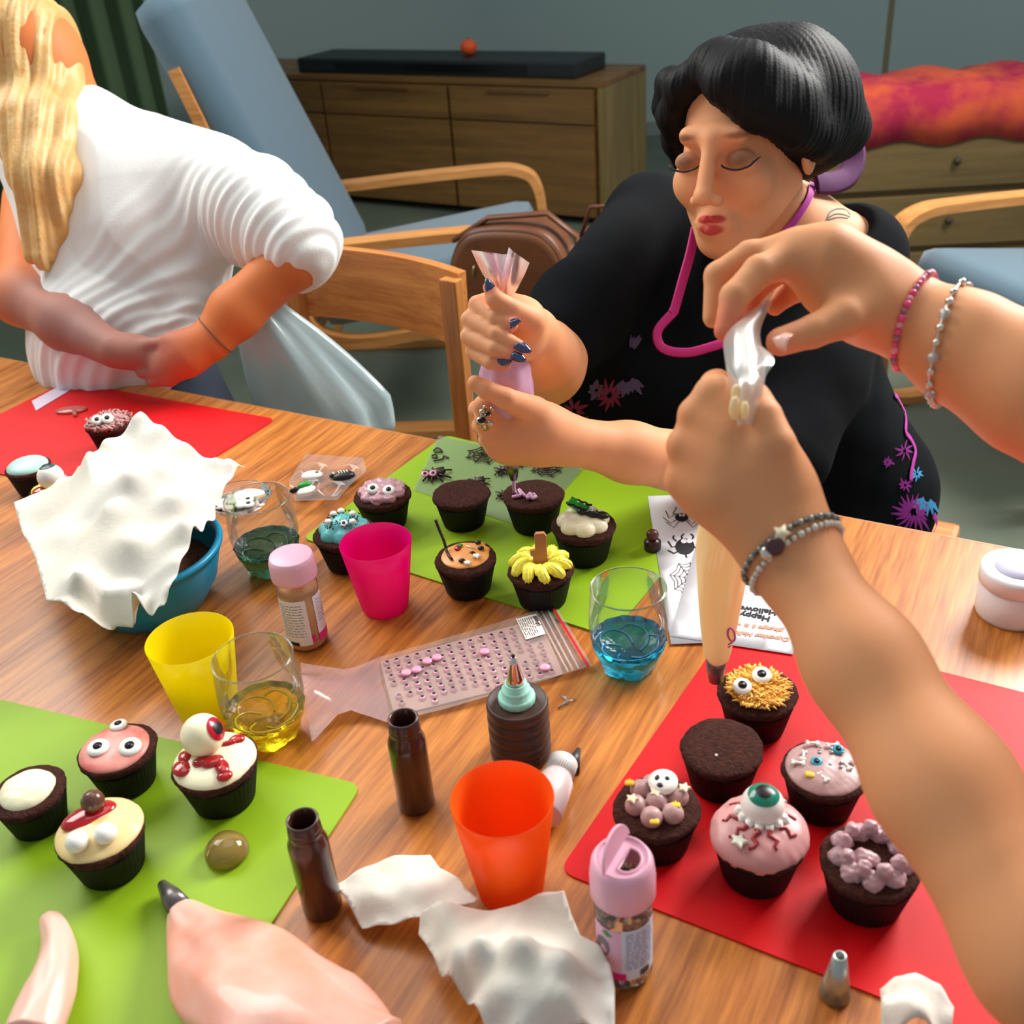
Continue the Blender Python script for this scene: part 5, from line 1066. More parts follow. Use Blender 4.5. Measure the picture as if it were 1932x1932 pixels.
# ---------------------------------------------------------------- the dark-haired woman
C = D(1399, 270, 1.345)
fw = RT * -.55 + UP * -.38 + FD * -.74; fw /= np.linalg.norm(fw); up = RT * -.1015 + UP * .914 + FD * -.394; up -= fw * (up @ fw); up /= np.linalg.norm(up)
sd = np.cross(fw, up); sd = sd if sd @ RT > 0 else -sd
AX = (sd, up, fw)
hw = lambda s, u, f_: C + sd * s + up * u + fw * f_
H_SC = 1.09
def h_(s, u, f_): return hw(s * H_SC, u * H_SC, f_ * H_SC)
W = SDF((-.10, .90, .50), (.72, 1.72, 1.28), .0024)
W.ell(h_(0, .030, -.018), (.074, .092, .094), .004, AX); W.ell(h_(0, -.028, .028), (.0625, .085, .060), .02, AX); W.ell(h_(0, -.100, .058), (.024, .018, .022), .028, AX)
for s in (-1, 1):
    W.cap(h_(s * .056, -.045, .0), h_(s * .012, -.100, .056), .017, .015, .03); W.ell(h_(s * .036, -.036, .062), (.023, .024, .020), .022, AX)
W.cap(h_(-.030, .018, .0795), h_(.030, .018, .0795), .0110, .0110, .020)
for s in (-1, 1):
    W.ell(h_(s * .032, -.010, .101), (.017, .012, .016), .014, AX, 's')
    W.ell(h_(s * .0315, -.010, .076), (.0175, .0125, .0145), .004, AX)
W.cap(h_(0, .010, .086), h_(0, -.040, .108), .0090, .0108, .014); W.ell(h_(0, -.044, .110), (.0115, .0105, .0115), .006, AX)
for s in (-1, 1): W.ell(h_(s * .0125, -.049, .101), (.0075, .0072, .0095), .006, AX); W.ell(h_(s * .0055, -.0575, .109), (.0032, .0035, .005), .002, AX, 's')
W.ell(h_(0, -.078, .078), (.026, .018, .018), .014, AX)
W.cap(h_(-.020, -.0755, .084), h_(-.004, -.0705, .0945), .0032, .0048, .003); W.cap(h_(.020, -.0755, .084), h_(.004, -.0705, .0945), .0032, .0048, .003)
W.cap(h_(-.019, -.0775, .084), h_(0, -.0825, .0930), .0034, .0062, .003); W.cap(h_(.019, -.0775, .084), h_(0, -.0825, .0930), .0034, .0062, .003)
W.cap(h_(-.021, -.0762, .089), h_(0, -.0758, .102), .0012, .0012, .002, None, 's'); W.cap(h_(.021, -.0762, .089), h_(0, -.0758, .102), .0012, .0012, .002, None, 's')
for s in (-1, 1): W.ell(h_(s * .0775, -.012, -.008), (.008, .030, .019), .006, AX); W.ell(h_(s * .086, -.010, -.004), (.006, .018, .010), .004, AX, 's')
NB = D(1482, 452, 1.50)
W.cap(h_(0, -.045, -.030), NB, .050, .058, .03)
RS, LS = D(1228, 418, 1.58), D(1612, 486, 1.50); CH = D(1410, 600, 1.535); WA = D(1450, 790, 1.55); HP = np.array([.47, 1.42, .56])
W.cap(NB, RS + (NB - RS) * .12, .05, .047, .05); W.cap(NB, LS + (NB - LS) * .1, .05, .047, .05)
ub = (NB - WA) / np.linalg.norm(NB - WA); across = (LS - RS) / np.linalg.norm(LS - RS); across = across - ub * (across @ ub); across /= np.linalg.norm(across); fo_ = np.cross(across, ub); fo_ = fo_ if fo_ @ FD < 0 else -fo_
TA = (across, ub, fo_)
W.ell(CH + ub * .03, (.155, .15, .095), .05, TA)
for s in (-1, 1): W.ell(CH + across * s * .068 + fo_ * .062 - ub * .02, (.066, .068, .058), .03, TA)
W.cap(CH, WA, .12, .12, .05, (fo_, .8)); W.cap(WA, HP, .125, .15, .06, (fo_, .85))
# arms
REl, RWr = D(1030, 686, 1.285), D(1004, 632, 1.135)
W.chain([RS, REl], [.050, .040], .03); W.chain([REl, REl + (RWr - REl) * .3, RWr], [.042, .040, .026], .02); W.ell(REl + np.array([0, 0, -.006]), (.041, .040, .044), .02)
LEl, LWr = D(1452, 905, 1.33), D(1058, 828, 1.165)
W.chain([LS, LEl], [.050, .043], .03); W.chain([LEl, LEl + (LWr - LEl) * .35, LEl + (LWr - LEl) * .7, LWr], [.040, .040, .032, .0255], .02)
# upper hand, fist round the neck of the bag
q = lambda a, b, c: D(a, b, c)
W.chain([RWr, q(984, 606, 1.088), q(955, 585, 1.080)], [.0235, .0205, .018], .015); W.cap(RWr, q(975, 640, 1.09), .021, .016, .02); W.cap(q(985, 605, 1.09), q(985, 650, 1.10), .018, .015, .016)
W.cap(q(930, 580, 1.100), q(922, 650, 1.105), .014, .012, .02)
def fing(W_, pts, rad, k=.0012, k0=.005): W_.chain(pts, rad, k, None, k0)
fing(W, [q(925, 566, 1.092), q(900, 574, 1.064), q(934, 600, 1.045), q(966, 615, 1.040)], [.0092, .0088, .0080, .0060])
fing(W, [q(912, 592, 1.096), q(886, 602, 1.064), q(936, 630, 1.041), q(984, 655, 1.037)], [.0092, .0088, .0080, .0060])
fing(W, [q(908, 624, 1.098), q(884, 634, 1.064), q(932, 658, 1.041), q(976, 674, 1.040)], [.0090, .0086, .0078, .0058])
fing(W, [q(915, 652, 1.100), q(892, 663, 1.068), q(926, 684, 1.048), q(954, 690, 1.045)], [.0082, .0078, .0072, .0054])
fing(W, [q(1000, 606, 1.070), q(966, 584, 1.048), q(934, 564, 1.038), q(923, 542, 1.038)], [.0150, .0105, .0090, .0064], .002, .010)
# lower hand
W.chain([LWr, q(1020, 815, 1.150), q(960, 812, 1.160)], [.0255, .029, .030], .02); W.cap(q(985, 795, 1.150), q(955, 838, 1.165), .024, .020, .015); W.cap(q(1010, 850, 1.16), q(960, 845, 1.175), .016, .014, .015)
fing(W, [q(1005, 775, 1.125), q(955, 752, 1.083), q(918, 736, 1.074), q(896, 722, 1.074)], [.0160, .0110, .0096, .0078], .003, .014)
fing(W, [q(960, 775, 1.14), q(912, 764, 1.118), q(900, 772, 1.150), q(930, 790, 1.185)], [.0110, .0100, .0092, .0080], .003, .010)
fing(W, [q(955, 795, 1.150), q(914, 795, 1.128), q(906, 803, 1.160), q(940, 815, 1.190)], [.0105, .0098, .0090, .0078], .003, .010)
fing(W, [q(955, 820, 1.160), q(922, 822, 1.142), q(918, 830, 1.180), q(950, 838, 1.195)], [.0100, .0095, .0088, .0075], .003, .010)
fing(W, [q(965, 840, 1.170), q(936, 845, 1.155), q(936, 850, 1.190), q(965, 852, 1.20)], [.0092, .0085, .0080, .0070], .003, .010)
lipc, shad, browc, blush = (196, 48, 62), (70, 40, 34), (46, 26, 22), (226, 120, 84)
lay = [dab(h_(s * .032, -.007, .093), 0, shad, .75, 1.4, AX, (.026 * H_SC, .014 * H_SC, .03)) for s in (-1, 1)]
lay += [dab(h_(s * .034, .0170, .092), 0, browc, .6, 2.0, AX, (.023, .0052, .03)) for s in (-1, 1)]
lay += [dab(h_(s * .008, -.0705, .0975), 0, lipc, .9, 3.5, AX, (.017, .0060, .016)) for s in (-1, 1)] + [dab(h_(0, -.0825, .0955), 0, lipc, .9, 3.5, AX, (.021, .0080, .016))]
lay += [dab(q(a_, b_, c_), .016, (224, 120, 100), .45) for a_, b_, c_ in ((966, 613, 1.042), (986, 657, 1.04), (976, 674, 1.04), (952, 684, 1.045), (928, 550, 1.04))]
wr = empty('person', (HP[0], HP[1], 0), 0, 'dark-haired woman in black squeezing a lilac piping bag at the far side of the table', 'person')
body = W.mesh('body', skin_mat('skin'), None, None, mixc(SKIN_W, lay)); adopt(wr, body); bvW = bvh(body)
# dress
Ds = SDF((-.02, .96, .40), (.80, 1.78, 1.18), .0034)
Ds.cap(NB - ub * .02 - fo_ * .02, RS + (NB - RS) * .02, .056, .060, .05); Ds.cap(NB - ub * .02 - fo_ * .02, LS, .056, .062, .05)
Ds.ell(CH + ub * .02, (.175, .158, .108), .05, TA)
for s in (-1, 1): Ds.ell(CH + across * s * .07 + fo_ * .062 - ub * .02, (.075, .076, .066), .03, TA)
Ds.cap(CH, WA, .150, .150, .05, (fo_, .8)); Ds.cap(WA, HP, .155, .175, .06, (fo_, .85)); Ds.cap(WA + across * .06, HP + across * .07, .08, .10, .06); Ds.cap(WA - across * .05, HP - across * .04, .09, .12, .06)
Ds.cap(HP, HP + np.array([-.14, -.22, -.08]), .13, .11, .05)
RCu = D(1092, 590, 1.37); Ds.chain([RS, RCu, REl + (RCu - REl) * .45], [.066, .058, .053], .04); Ds.chain([LS, LS + (LEl - LS) * .55, LEl + (LS - LEl) * .10], [.066, .064, .062], .04)
Ds.cap(D(1120, 700, 1.48), D(1300, 760, 1.50), .075, .09, .06); Ds.cap(D(1110, 800, 1.50), D(1400, 860, 1.50), .05, .07, .06)
# opening of the neckline
Ds.cap(D(1335, 610, 1.36), D(1480, 400, 1.44), .040, .075, .02, None, 's'); Ds.cap(D(1450, 420, 1.40), D(1560, 425, 1.46), .055, .055, .02, None, 's'); Ds.cap(D(1290, 630, 1.36), D(1370, 560, 1.36), .030, .045, .015, None, 's')
m_dress = M('dress_black', (15, 17, 20), .95, spec=.12, bump=(700, .2, .001))
dress = Ds.mesh('dress', m_dress, None, lambda p, n: .0035 * nz(p, 26, 4) * np.clip((1.02 - p[:, 2]) * 6, .3, 1)); adopt(wr, dress); bvD = bvh(dress)
# hair
Hr = SDF(tuple(np.minimum.reduce([C]) - .26), tuple(C + .26), .0026)
Hr.ell(h_(.004, .046, -.034), (.086, .084, .090), .004, AX); Hr.ell(h_(.024, .030, -.066), (.086, .092, .080), .03, AX); Hr.ell(h_(.060, .045, -.030), (.048, .075, .064), .04, AX)
Hr.ell(h_(.078, .030, -.055), (.042, .060, .052), .03, AX); Hr.cap(h_(.060, .0, -.085), h_(.085, .0, -.100), .045, .036, .03)
Hr.chain([h_(-.014, .086, .058), h_(.018, .070, .080), h_(.050, .044, .070), h_(.076, .022, .036), h_(.086, .002, -.004)], [.018, .021, .024, .022, .020], .03)
Hr.chain([h_(.000, .095, .045), h_(.040, .078, .060), h_(.074, .050, .030)], [.022, .026, .026], .03)
Hr.chain([h_(-.016, .088, .056), h_(-.048, .070, .054), h_(-.070, .038, .036), h_(-.079, .008, .012), h_(-.078, -.025, -.004)], [.016, .017, .016, .013, .011], .02)
Hr.chain([h_(-.055, .06, .02), h_(-.085, .070, .00), h_(-.100, .045, -.01), h_(-.098, .018, -.02)], [.02, .018, .014, .010], .02)
def strands(p, n):
    r_ = p - C; a_ = np.stack([r_ @ sd, r_ @ up, r_ @ fw], 1); th = np.arctan2(a_[:, 2] + .03, a_[:, 0] - .01)
    return .0004 * np.sin(th * 60 + a_[:, 1] * 90 + 5 * nz(p, 14, 5)) + .0004 * np.sin(th * 130 + a_[:, 1] * 60 + 2 * nz(p, 30, 6))
m_hair = M('hair_black', (11, 11, 15), .58, spec=.2, bump=(260, .4, .001)); hair = Hr.mesh('hair', m_hair, None, strands); adopt(wr, hair)
# eyelashes, tattoo, straps
for s in (-1, 1):
    pts = [h_(s * (.031 + .0185 * math.sin(t_)), -.0145 - .0042 * math.cos(t_) + .002 * abs(t_), .0885 + .0035 * math.cos(t_)) for t_ in np.linspace(-1.35, 1.45, 9)]; pts.append(h_(s * .054, -.007, .078))
    adopt(wr, MB().tube(pts, [.0006] + [.0014] * 8 + [.0005], 6).build('eyelashes', m_blk))
m_mag2 = M('apron_tape', (206, 36, 124), .6); m_mag3 = M('apron_tape_violet', (196, 60, 170), .6)
def strapw(name, pxd, wd, mat, flat_n):
    c = spline([D(*p_) for p_ in pxd], 8); o = MB().tube(c, wd, 8, flat=(flat_n, .22)).build(name, mat); adopt(wr, o); return o
r_ = ribbon('neck_strap', bvW, [(1534, 338), (1522, 375), (1500, 410), (1480, 436), (1470, 452)], .011, .001, m_mag3, .004); adopt(wr, r_)
strapw('neck_strap', [(1312, 432, 1.415), (1302, 480, 1.40), (1288, 530, 1.395), (1274, 580, 1.39), (1268, 592, 1.388)], .0072, m_mag2, tuple(-FD + RT * .4))
strapw('apron_neckline', [(1268, 592, 1.388), (1242, 622, 1.385), (1243, 648, 1.383), (1262, 662, 1.38), (1300, 665, 1.375), (1340, 655, 1.37), (1372, 645, 1.37), (1420, 630, 1.37)], .0062, m_mag2, tuple(-FD))
strapw('neck_bow', [(1598, 240, 1.46), (1612, 290, 1.47), (1600, 330, 1.46), (1570, 345, 1.44), (1540, 345, 1.42)], .016, M('apron_violet_dark', (84, 24, 80), .8), tuple(-FD))
tm = M('tattoo_ink', (70, 66, 72), .6)
for pl_ in ([(1560, 412), (1566, 400), (1580, 394), (1596, 396), (1604, 406)], [(1558, 414), (1575, 404), (1592, 405), (1604, 410)], [(1560, 416), (1580, 410), (1600, 412)], [(1536, 348), (1524, 368), (1510, 384)]):
    o = ribbon('tattoo', bvW, pl_, .0018, .0002, tm, .0006); adopt(wr, o)
m_fp = M('print_violet', (150, 30, 140), .7); m_fb = M('print_blue', (60, 150, 200), .7); m_fd = M('print_dusk', (86, 70, 100), .8); m_fr = M('print_crimson', (120, 24, 56), .8)
o = ribbon('apron_ribbon', bvD, [(1684, 745), (1700, 762), (1706, 790), (1706, 815), (1716, 830), (1724, 850), (1720, 872), (1716, 895), (1716, 905)], .008, .0008, m_mag3, .003); adopt(wr, o)
o = ribbon('apron_ribbon', bvD, [(1758, 970), (1764, 985), (1758, 1005), (1748, 1018)], .009, .0008, m_mag3, .003); adopt(wr, o)
def petals(name, cx, cy, rad, n, mat, wd=.003, j=.3, a0=0, span=6.28):
    vv, ff = [], []
    for k in range(n):
        a_ = a0 + span * k / n; rr = rad * random.uniform(1 - j, 1 + j); pl_ = [(cx + rr * t_ * math.cos(a_ + .25 * t_), cy + rr * t_ * math.sin(a_ + .25 * t_)) for t_ in (.2, .6, 1)]
        pts = [hit(bvD, x_, y_, .0022) for x_, y_ in pl_]
        if any(p_[0] is None for p_ in pts): continue
        if max((pts[i][0] - pts[i + 1][0]).length for i in range(2)) > .05: continue
        for i, (p_, n_) in enumerate(pts):
            t_ = (pts[2][0] - pts[0][0]).normalized(); s_ = t_.cross(n_).normalized() * wd * (1, 1.2, .3)[i]; vv += [tuple(p_ - s_), tuple(p_ + s_)]
        b0 = len(vv) - 6; ff += [(b0, b0 + 1, b0 + 3, b0 + 2), (b0 + 2, b0 + 3, b0 + 5, b0 + 4)]
    if vv: adopt(wr, mk(name, vv, ff, mat))
petals('flower_print', 1722, 965, 36, 20, m_fp, .0022); petals('flower_print', 1746, 940, 32, 10, m_fb, .0032, .15, -.4, 3.4); petals('flower_print', 1672, 872, 11, 8, m_fp, .0016); petals('flower_print', 1704, 850, 16, 8, m_fp, .0014); petals('flower_print', 1728, 895, 13, 8, m_fb, .0016); petals('flower_print', 1705, 915, 15, 8, m_fp, .0016); petals('flower_print', 1678, 1000, 12, 8, m_fp, .0016)
petals('flower_print', 1150, 745, 28, 12, m_fr, .0020); petals('flower_print', 1182, 715, 34, 7, m_fd, .0034, .2, .2, 2.4); petals('flower_print', 1125, 735, 20, 7, m_fd, .0034); petals('flower_print', 1190, 660, 26, 5, m_fd, .0034, .2, -1.9, 1.0); petals('flower_print', 1085, 775, 26, 9, m_fr, .0024); petals('flower_print', 1120, 805, 20, 8, m_fr, .0020)
# nails and ring
m_nail = M('nail_varnish', (44, 34, 96), .10, coat=1, var=(160, (40, 70, 110), .15)); m_ring = M('silver', (205, 196, 176), .22, 1)
for a_, b_ in (((962, 612, 1.0385), (982, 604, 1.030)), ((980, 652, 1.034), (1002, 664, 1.031)), ((972, 671, 1.036), (992, 680, 1.034)), ((944, 680, 1.043), (966, 682, 1.038)), ((928, 552, 1.035), (918, 526, 1.030))):
    A, B = D(*a_), D(*b_); adopt(wr, nail('finger_nail', A - (B - A) * .25, B - A, -FD + UP * .3, np.linalg.norm(B - A) * 1.25, .0050, m_nail))
rc = D(916, 790, 1.118)
rg = empty('ring', tuple(rc), 0, 'chunky silver ring with black stones on the finger of the lower hand', 'ring')
b = MB().tube([tuple(UP * .0115 * math.cos(t_) + (FD * .0115 + RT * .003) * math.sin(t_)) for t_ in np.linspace(0, 2 * PI, 24, endpoint=False)], .0019, 8, closed=True, flat=((float(RT[0]), float(RT[1]), float(RT[2])), 1.5)); b.build('band', m_ring, rg)
b = MB()
for a_, u_, r1 in ((-.003, .006, .0042), (.003, .0035, .0045), (-.0045, -.0035, .006), (.005, -.006, .0042), (0, .011, .003), (.007, .009, .003)): b.ball(tuple(-FD * .0125 + RT * a_ + UP * u_), (r1, r1 * .8, r1 * .8), 12, 8)
b.build('setting', m_ring, rg); MB().ball(tuple(-FD * .0165 + RT * -.0035 + UP * -.003), (.0045, .0038, .0034), 14, 8).ball(tuple(-FD * .0155 + RT * .003 + UP * .004), (.0028, .0024, .0024), 12, 8).build('black_stone', M('onyx', (14, 14, 16), .1), rg)
# chair of the woman
wc_ = empty('dining_chair', (HP[0] + .03, HP[1] + .06, 0), TANG, 'wooden chair carrying the woman in black', 'chair')
MB().box((0, 0, .385), (.42, .40, .028), bev=.01).build('seat', cw, wc_, False)
for s_ in (-1, 1):
    for t_ in (-1, 1): MB().box((s_ * .19, t_ * .18, .186), (.034, .034, .372), bev=.003).build('leg', cw2, wc_, False)

# lilac piping bag in her hands
lil = M('bag_lilac', (216, 172, 200), .28, sss=.25, coat=.35, var=(24, (198, 150, 182), .3))
pts = [D(948, 560, 1.078), D(950, 600, 1.085), D(952, 650, 1.098), D(954, 700, 1.115), D(958, 740, 1.13), D(962, 790, 1.168), D(964, 840, 1.20), D(966, 868, 1.222)]
t = empty('piping_bag', tuple(D(968, 905, 1.243)), 0, 'lilac icing piping bag squeezed upright in the woman\'s two hands', 'piping bag'); o0 = np.array(t.location)
c = spline(pts, 6); rad = np.interp(np.linspace(0, 1, len(c)), np.linspace(0, 1, 8), [.012, .015, .020, .0275, .030, .022, .014, .0095])
MB().tube([p_ - o0 for p_ in c], list(rad), 40, mod=lambda R_, i, a: R_ * (1 + .05 * math.sin(3 * a + i * .2) + .03 * math.sin(7 * a - i * .35))).build('icing_filled_bag', lil, t)
MB().tube([D(966, 862, 1.218) - o0, D(967, 885, 1.232) - o0, D(969, 903, 1.243) - o0], [.0088, .0075, .0045], 28, mod=lambda R_, i, a: R_ * (1 + .05 * math.cos(8 * a))).build('steel_nozzle', M('steel_dim', (140, 138, 134), .3, 1), t)
m_bf = film('bag_film', (240, 206, 214), .60, .28, .7)
def fan(name, par, o0_, rows, mat):           # a gathered leaf of film through rows of (px,py,depth)
    r2 = [spline([D(*p_) - o0_ for p_ in r_], 4) for r_ in rows]; cols = list(zip(*r2)); g2 = [spline(list(c_), 4) for c_ in cols]
    o = MB().grid(g2).build(name, mat, par); return o
fan('film_top', t, o0, [[(936, 558, 1.075), (948, 556, 1.068), (960, 554, 1.075), (966, 560, 1.085)], [(908, 512, 1.05), (935, 520, 1.035), (955, 512, 1.05), (980, 530, 1.065)], [(889, 472, 1.035), (925, 476, 1.02), (952, 480, 1.045), (962, 476, 1.05)]], m_bf)
fan('film_top', t, o0, [[(944, 558, 1.070), (954, 560, 1.062), (962, 560, 1.068), (970, 556, 1.078)], [(948, 520, 1.045), (962, 512, 1.03), (975, 520, 1.05), (988, 522, 1.06)], [(960, 466, 1.03), (968, 474, 1.015), (982, 484, 1.03), (999, 496, 1.045)]], m_bf)
fan('film_top', t, o0, [[(938, 560, 1.085), (950, 558, 1.09), (962, 560, 1.092)], [(925, 510, 1.07), (945, 505, 1.08), (970, 510, 1.075)], [(905, 474, 1.06), (940, 482, 1.075), (975, 486, 1.06)]], m_bf)
MB().tube([D(969, 903, 1.243) - o0, D(968, 915, 1.248) - o0, P(970, 932, .789) - o0], [.0022, .0016, .0020], 8).build('icing_thread', M('icing_lilac'), t)

# ---------------------------------------------------------------- person whose two arms reach in from the side
A2 = SDF((.02, .10, .80), (.92, .95, 1.42), .0026)
RW, REb, RSh = D(1690, 585, .77), D(2080, 800, .70), np.array([.74, .58, 1.24]); LW, LEb, LSh = D(1506, 1062, .690), D(1985, 1800, .55), np.array([.60, .22, 1.20])
A2.chain([RW, RW + (REb - RW) * .35, RW + (REb - RW) * .7, REb, RSh], [.0270, .036, .043, .042, .052], .02)
A2.chain([RW, D(1640, 560, .765), D(1585, 530, .765)], [.027, .030, .028], .02, (tuple(FD), .8))
pk = lambda a, b, c_: D(a, b, c_)
A2.chain([pk(1600, 520, .76), pk(1555, 490, .755), pk(1500, 474, .76)], [.024, .022, .0135], .02)
A2.cap(pk(1560, 515, .78), pk(1520, 500, .79), .018, .013, .02)
fing(A2, [pk(1510, 482, .755), pk(1432, 512, .742), pk(1386, 560, .735), pk(1368, 624, .733)], [.0125, .0112, .0102, .0078], .003, .014)
fing(A2, [pk(1500, 472, .775), pk(1415, 482, .775), pk(1354, 520, .775), pk(1345, 600, .775)], [.0125, .0108, .0098, .0075], .003, .014)
fing(A2, [pk(1530, 490, .79), pk(1460, 510, .805), pk(1412, 560, .808), pk(1405, 612, .800)], [.0120, .0105, .0094, .0074], .003, .014)
fing(A2, [pk(1560, 510, .80), pk(1510, 545, .815), pk(1480, 560, .820), pk(1462, 580, .815)], [.0105, .0092, .0082, .0066], .003, .014)
fing(A2, [pk(1640, 578, .75), pk(1590, 600, .735), pk(1535, 625, .728), pk(1472, 645, .725)], [.0190, .0145, .0112, .0098], .003, .018)
# near arm and fist
mid = LW + (LEb - LW) * .5
A2.chain([LW, LW + (LEb - LW) * .3, LW + (LEb - LW) * .62, LEb, LSh], [.0265, .0325, .037, .040, .050], .02)
A2.chain([LW, pk(1460, 985, .694), pk(1405, 905, .702), pk(1385, 850, .706)], [.0275, .0290, .0350, .0310], .02, (tuple(FD), .85))
A2.cap(pk(1335, 900, .716), pk(1362, 785, .718), .022, .016, .025)
A2.cap(pk(1425, 870, .698), pk(1470, 930, .698), .0190, .0190, .02)
fing(A2, [pk(1385, 790, .690), pk(1348, 745, .696), pk(1352, 730, .725), pk(1415, 760, .765)], [.0150, .0135, .0120, .0105], .0015, .008)
fing(A2, [pk(1370, 830, .690), pk(1316, 785, .700), pk(1325, 785, .745), pk(1400, 800, .785)], [.0155, .0132, .0118, .0100], .0015, .008)
fing(A2, [pk(1362, 875, .690), pk(1294, 842, .702), pk(1305, 845, .745), pk(1390, 850, .785)], [.0155, .0130, .0115, .0096], .0015, .008)
fing(A2, [pk(1362, 925, .692), pk(1290, 905, .706), pk(1300, 905, .745), pk(1375, 890, .780)], [.0155, .0125, .0110, .0092], .0015, .008)
fing(A2, [pk(1468, 905, .686), pk(1458, 840, .676), pk(1438, 788, .680), pk(1424, 752, .692)], [.0170, .0145, .0130, .0108], .0015, .012)
ply = [dab(pk(1368, 618, .733), .026, (222, 96, 84), .55, 1.6), dab(pk(1472, 645, .725), .022, (236, 150, 120), .4), dab(pk(1405, 600, .80), .03, (210, 70, 50), .5), dab(pk(1500, 560, .80), .04, (206, 110, 70), .35), dab(pk(1290, 850, .715), .05, (224, 130, 76), .35)]
pr_ = empty('person', (.66, .42, 0), TANG, 'person beyond the frame edge reaching in with both bare arms and a cream piping bag', 'person')
body2 = A2.mesh('body', skin_mat('skin'), None, None, mixc(SKIN_R, ply)); adopt(pr_, body2); bv2 = bvh(body2)
S2 = SDF((.42, .05, .46), (1.0, .82, 1.40), .006)
tc_ = np.array([.73, .38, .95]); S2.cap(LSh, RSh, .075, .075, .05); S2.ell(tc_ + np.array([0, 0, .08]), (.11, .20, .24), .06, ((.864, -.503, 0), (.503, .864, 0), (0, 0, 1))); S2.cap(tc_, np.array([.76, .36, .55]), .14, .15, .06); S2.cap(LSh, LSh + (LEb - LSh) * .4, .075, .062, .03); S2.cap(RSh, RSh + (REb - RSh) * .4, .075, .062, .03)
adopt(pr_, S2.mesh('tshirt', M('tshirt_grey', (170, 172, 180), .85), None, lambda p, n: .004 * nz(p, 24, 6)))
nk = SDF((.55, .25, 1.15), (.95, .6, 1.62), .004); hc_ = np.array([.72, .42, 1.47]); nk.cap((.73, .40, 1.20), hc_ - (0, 0, .05), .05, .048, .02); nk.ell(hc_, (.088, .075, .108), .02); nk.ell(hc_ + np.array([-.075, .035, -.02]), (.018, .012, .018), .012); nk.ell(hc_ + np.array([-.05, .03, -.08]), (.03, .03, .03), .03)
hd2 = nk.mesh('head', skin_mat('skin'), None, None, mixc(SKIN_R, [])); adopt(pr_, hd2)
hh = SDF((.55, .25, 1.3), (.95, .6, 1.68), .004); hh.ell(hc_ + np.array([.025, -.01, .03]), (.095, .088, .10), .01); hh.cap(hc_ + np.array([.06, -.02, 0]), hc_ + np.array([.08, -.03, -.16]), .06, .04, .03); adopt(pr_, hh.mesh('hair', M('hair_brown', (70, 44, 28), .5), None, lambda p, n: .002 * np.sin(p[:, 0] * 300 + p[:, 1] * 260)))
A, B = pk(1490, 648, .7105), pk(1458, 640, .718); adopt(pr_, nail('thumb_nail', A, B - A, -FD, .012, .0062, M('nail_bare', (246, 196, 178), .2, coat=.5), .2))
# bracelets: rings round the wrists
def wrist_ring(ctr, axis, r, n, hint):
    a_ = axis / np.linalg.norm(axis); u = hint - a_ * (hint @ a_); u /= np.linalg.norm(u); v_ = np.cross(a_, u); return [ctr + (u * math.cos(t_) + v_ * math.sin(t_)) * r for t_ in np.linspace(0, 2 * PI, n, endpoint=False)]
def snug(ctr, axis, n, bv, pad, fallback=.03, tilt=None):
    out = []
    for p_ in wrist_ring(ctr, axis, .08, n, UP):
        d_ = Vector(ctr - p_).normalized(); r_ = bv.ray_cast(Vector(p_), d_); 
        q_ = r_[0] if r_[0] is not None and (r_[0] - Vector(ctr)).length < .06 else Vector(ctr) - d_ * fallback
        out.append(np.array(q_) - np.array(d_) * pad)
    return out
def beads(name, pts, rad, mats, par, lab):
    t = empty(name, tuple(np.mean(pts, 0)), 0, *lab); o0_ = np.mean(pts, 0); MB().tube([p_ - o0_ for p_ in pts], rad * .3, 6, closed=True).build('cord', M('cord_dark', (90, 60, 60), .6), t)
    for i, p_ in enumerate(pts):
        o = MB().ball((0, 0, 0), rad * (1 + .15 * math.sin(i * 2.7)), 10, 7).build('bead', mats[i % len(mats)], t); o.location = tuple(p_ - o0_)
    return t
def resample(pts, n):
    P_ = np.array(pts + [pts[0]]); s_ = np.concatenate([[0], np.cumsum(np.linalg.norm(np.diff(P_, axis=0), axis=1))]); u = np.linspace(0, s_[-1], n, endpoint=False); return [np.array([np.interp(x, s_, P_[:, k]) for k in range(3)]) for x in u]
axR = (REb - RW); axR /= np.linalg.norm(axR)
b1 = D(1722, 618, .765); beads('beaded_bracelet', resample(snug(b1, axR + UP * .25, 40, bv2, .0018), 44), .0026, [M('bead_pink', (236, 70, 130), .2, coat=.5), M('bead_rose', (244, 150, 170), .2, coat=.5), M('bead_pink'), M('bead_mauve', (170, 110, 130), .3)], None, ('pink beaded bracelet on the wrist of the upper reaching hand', 'bracelet'))
b2_ = D(1792, 664, .760); pts = snug(b2_, axR + UP * .35, 40, bv2, .0025); m_sil = M('silver_bright', (215, 210, 200), .18, 1); m_cry = M('crystal', (230, 230, 226), .05, trans=.6)
t = empty('charm_bracelet', tuple(np.mean(pts, 0)), 0, 'silver charm bracelet with clear crystals farther up the upper reaching arm', 'bracelet'); o0_ = np.mean(pts, 0)
MB().tube([p_ - o0_ for p_ in resample(pts, 60)], .0010, 6, closed=True).build('chain', m_sil, t)
for i, p_ in enumerate(resample(pts, 26)):
    if i % 2 == 0 or 3 < i < 16: MB().ball(tuple(p_ - o0_ - FD * .001), (.0042 if i % 3 == 0 else .003), 8, 6).build('charm', (m_cry if i % 3 == 0 else m_sil), t, smooth=i % 3 != 0)
axL = (LEb - LW); axL /= np.linalg.norm(axL)
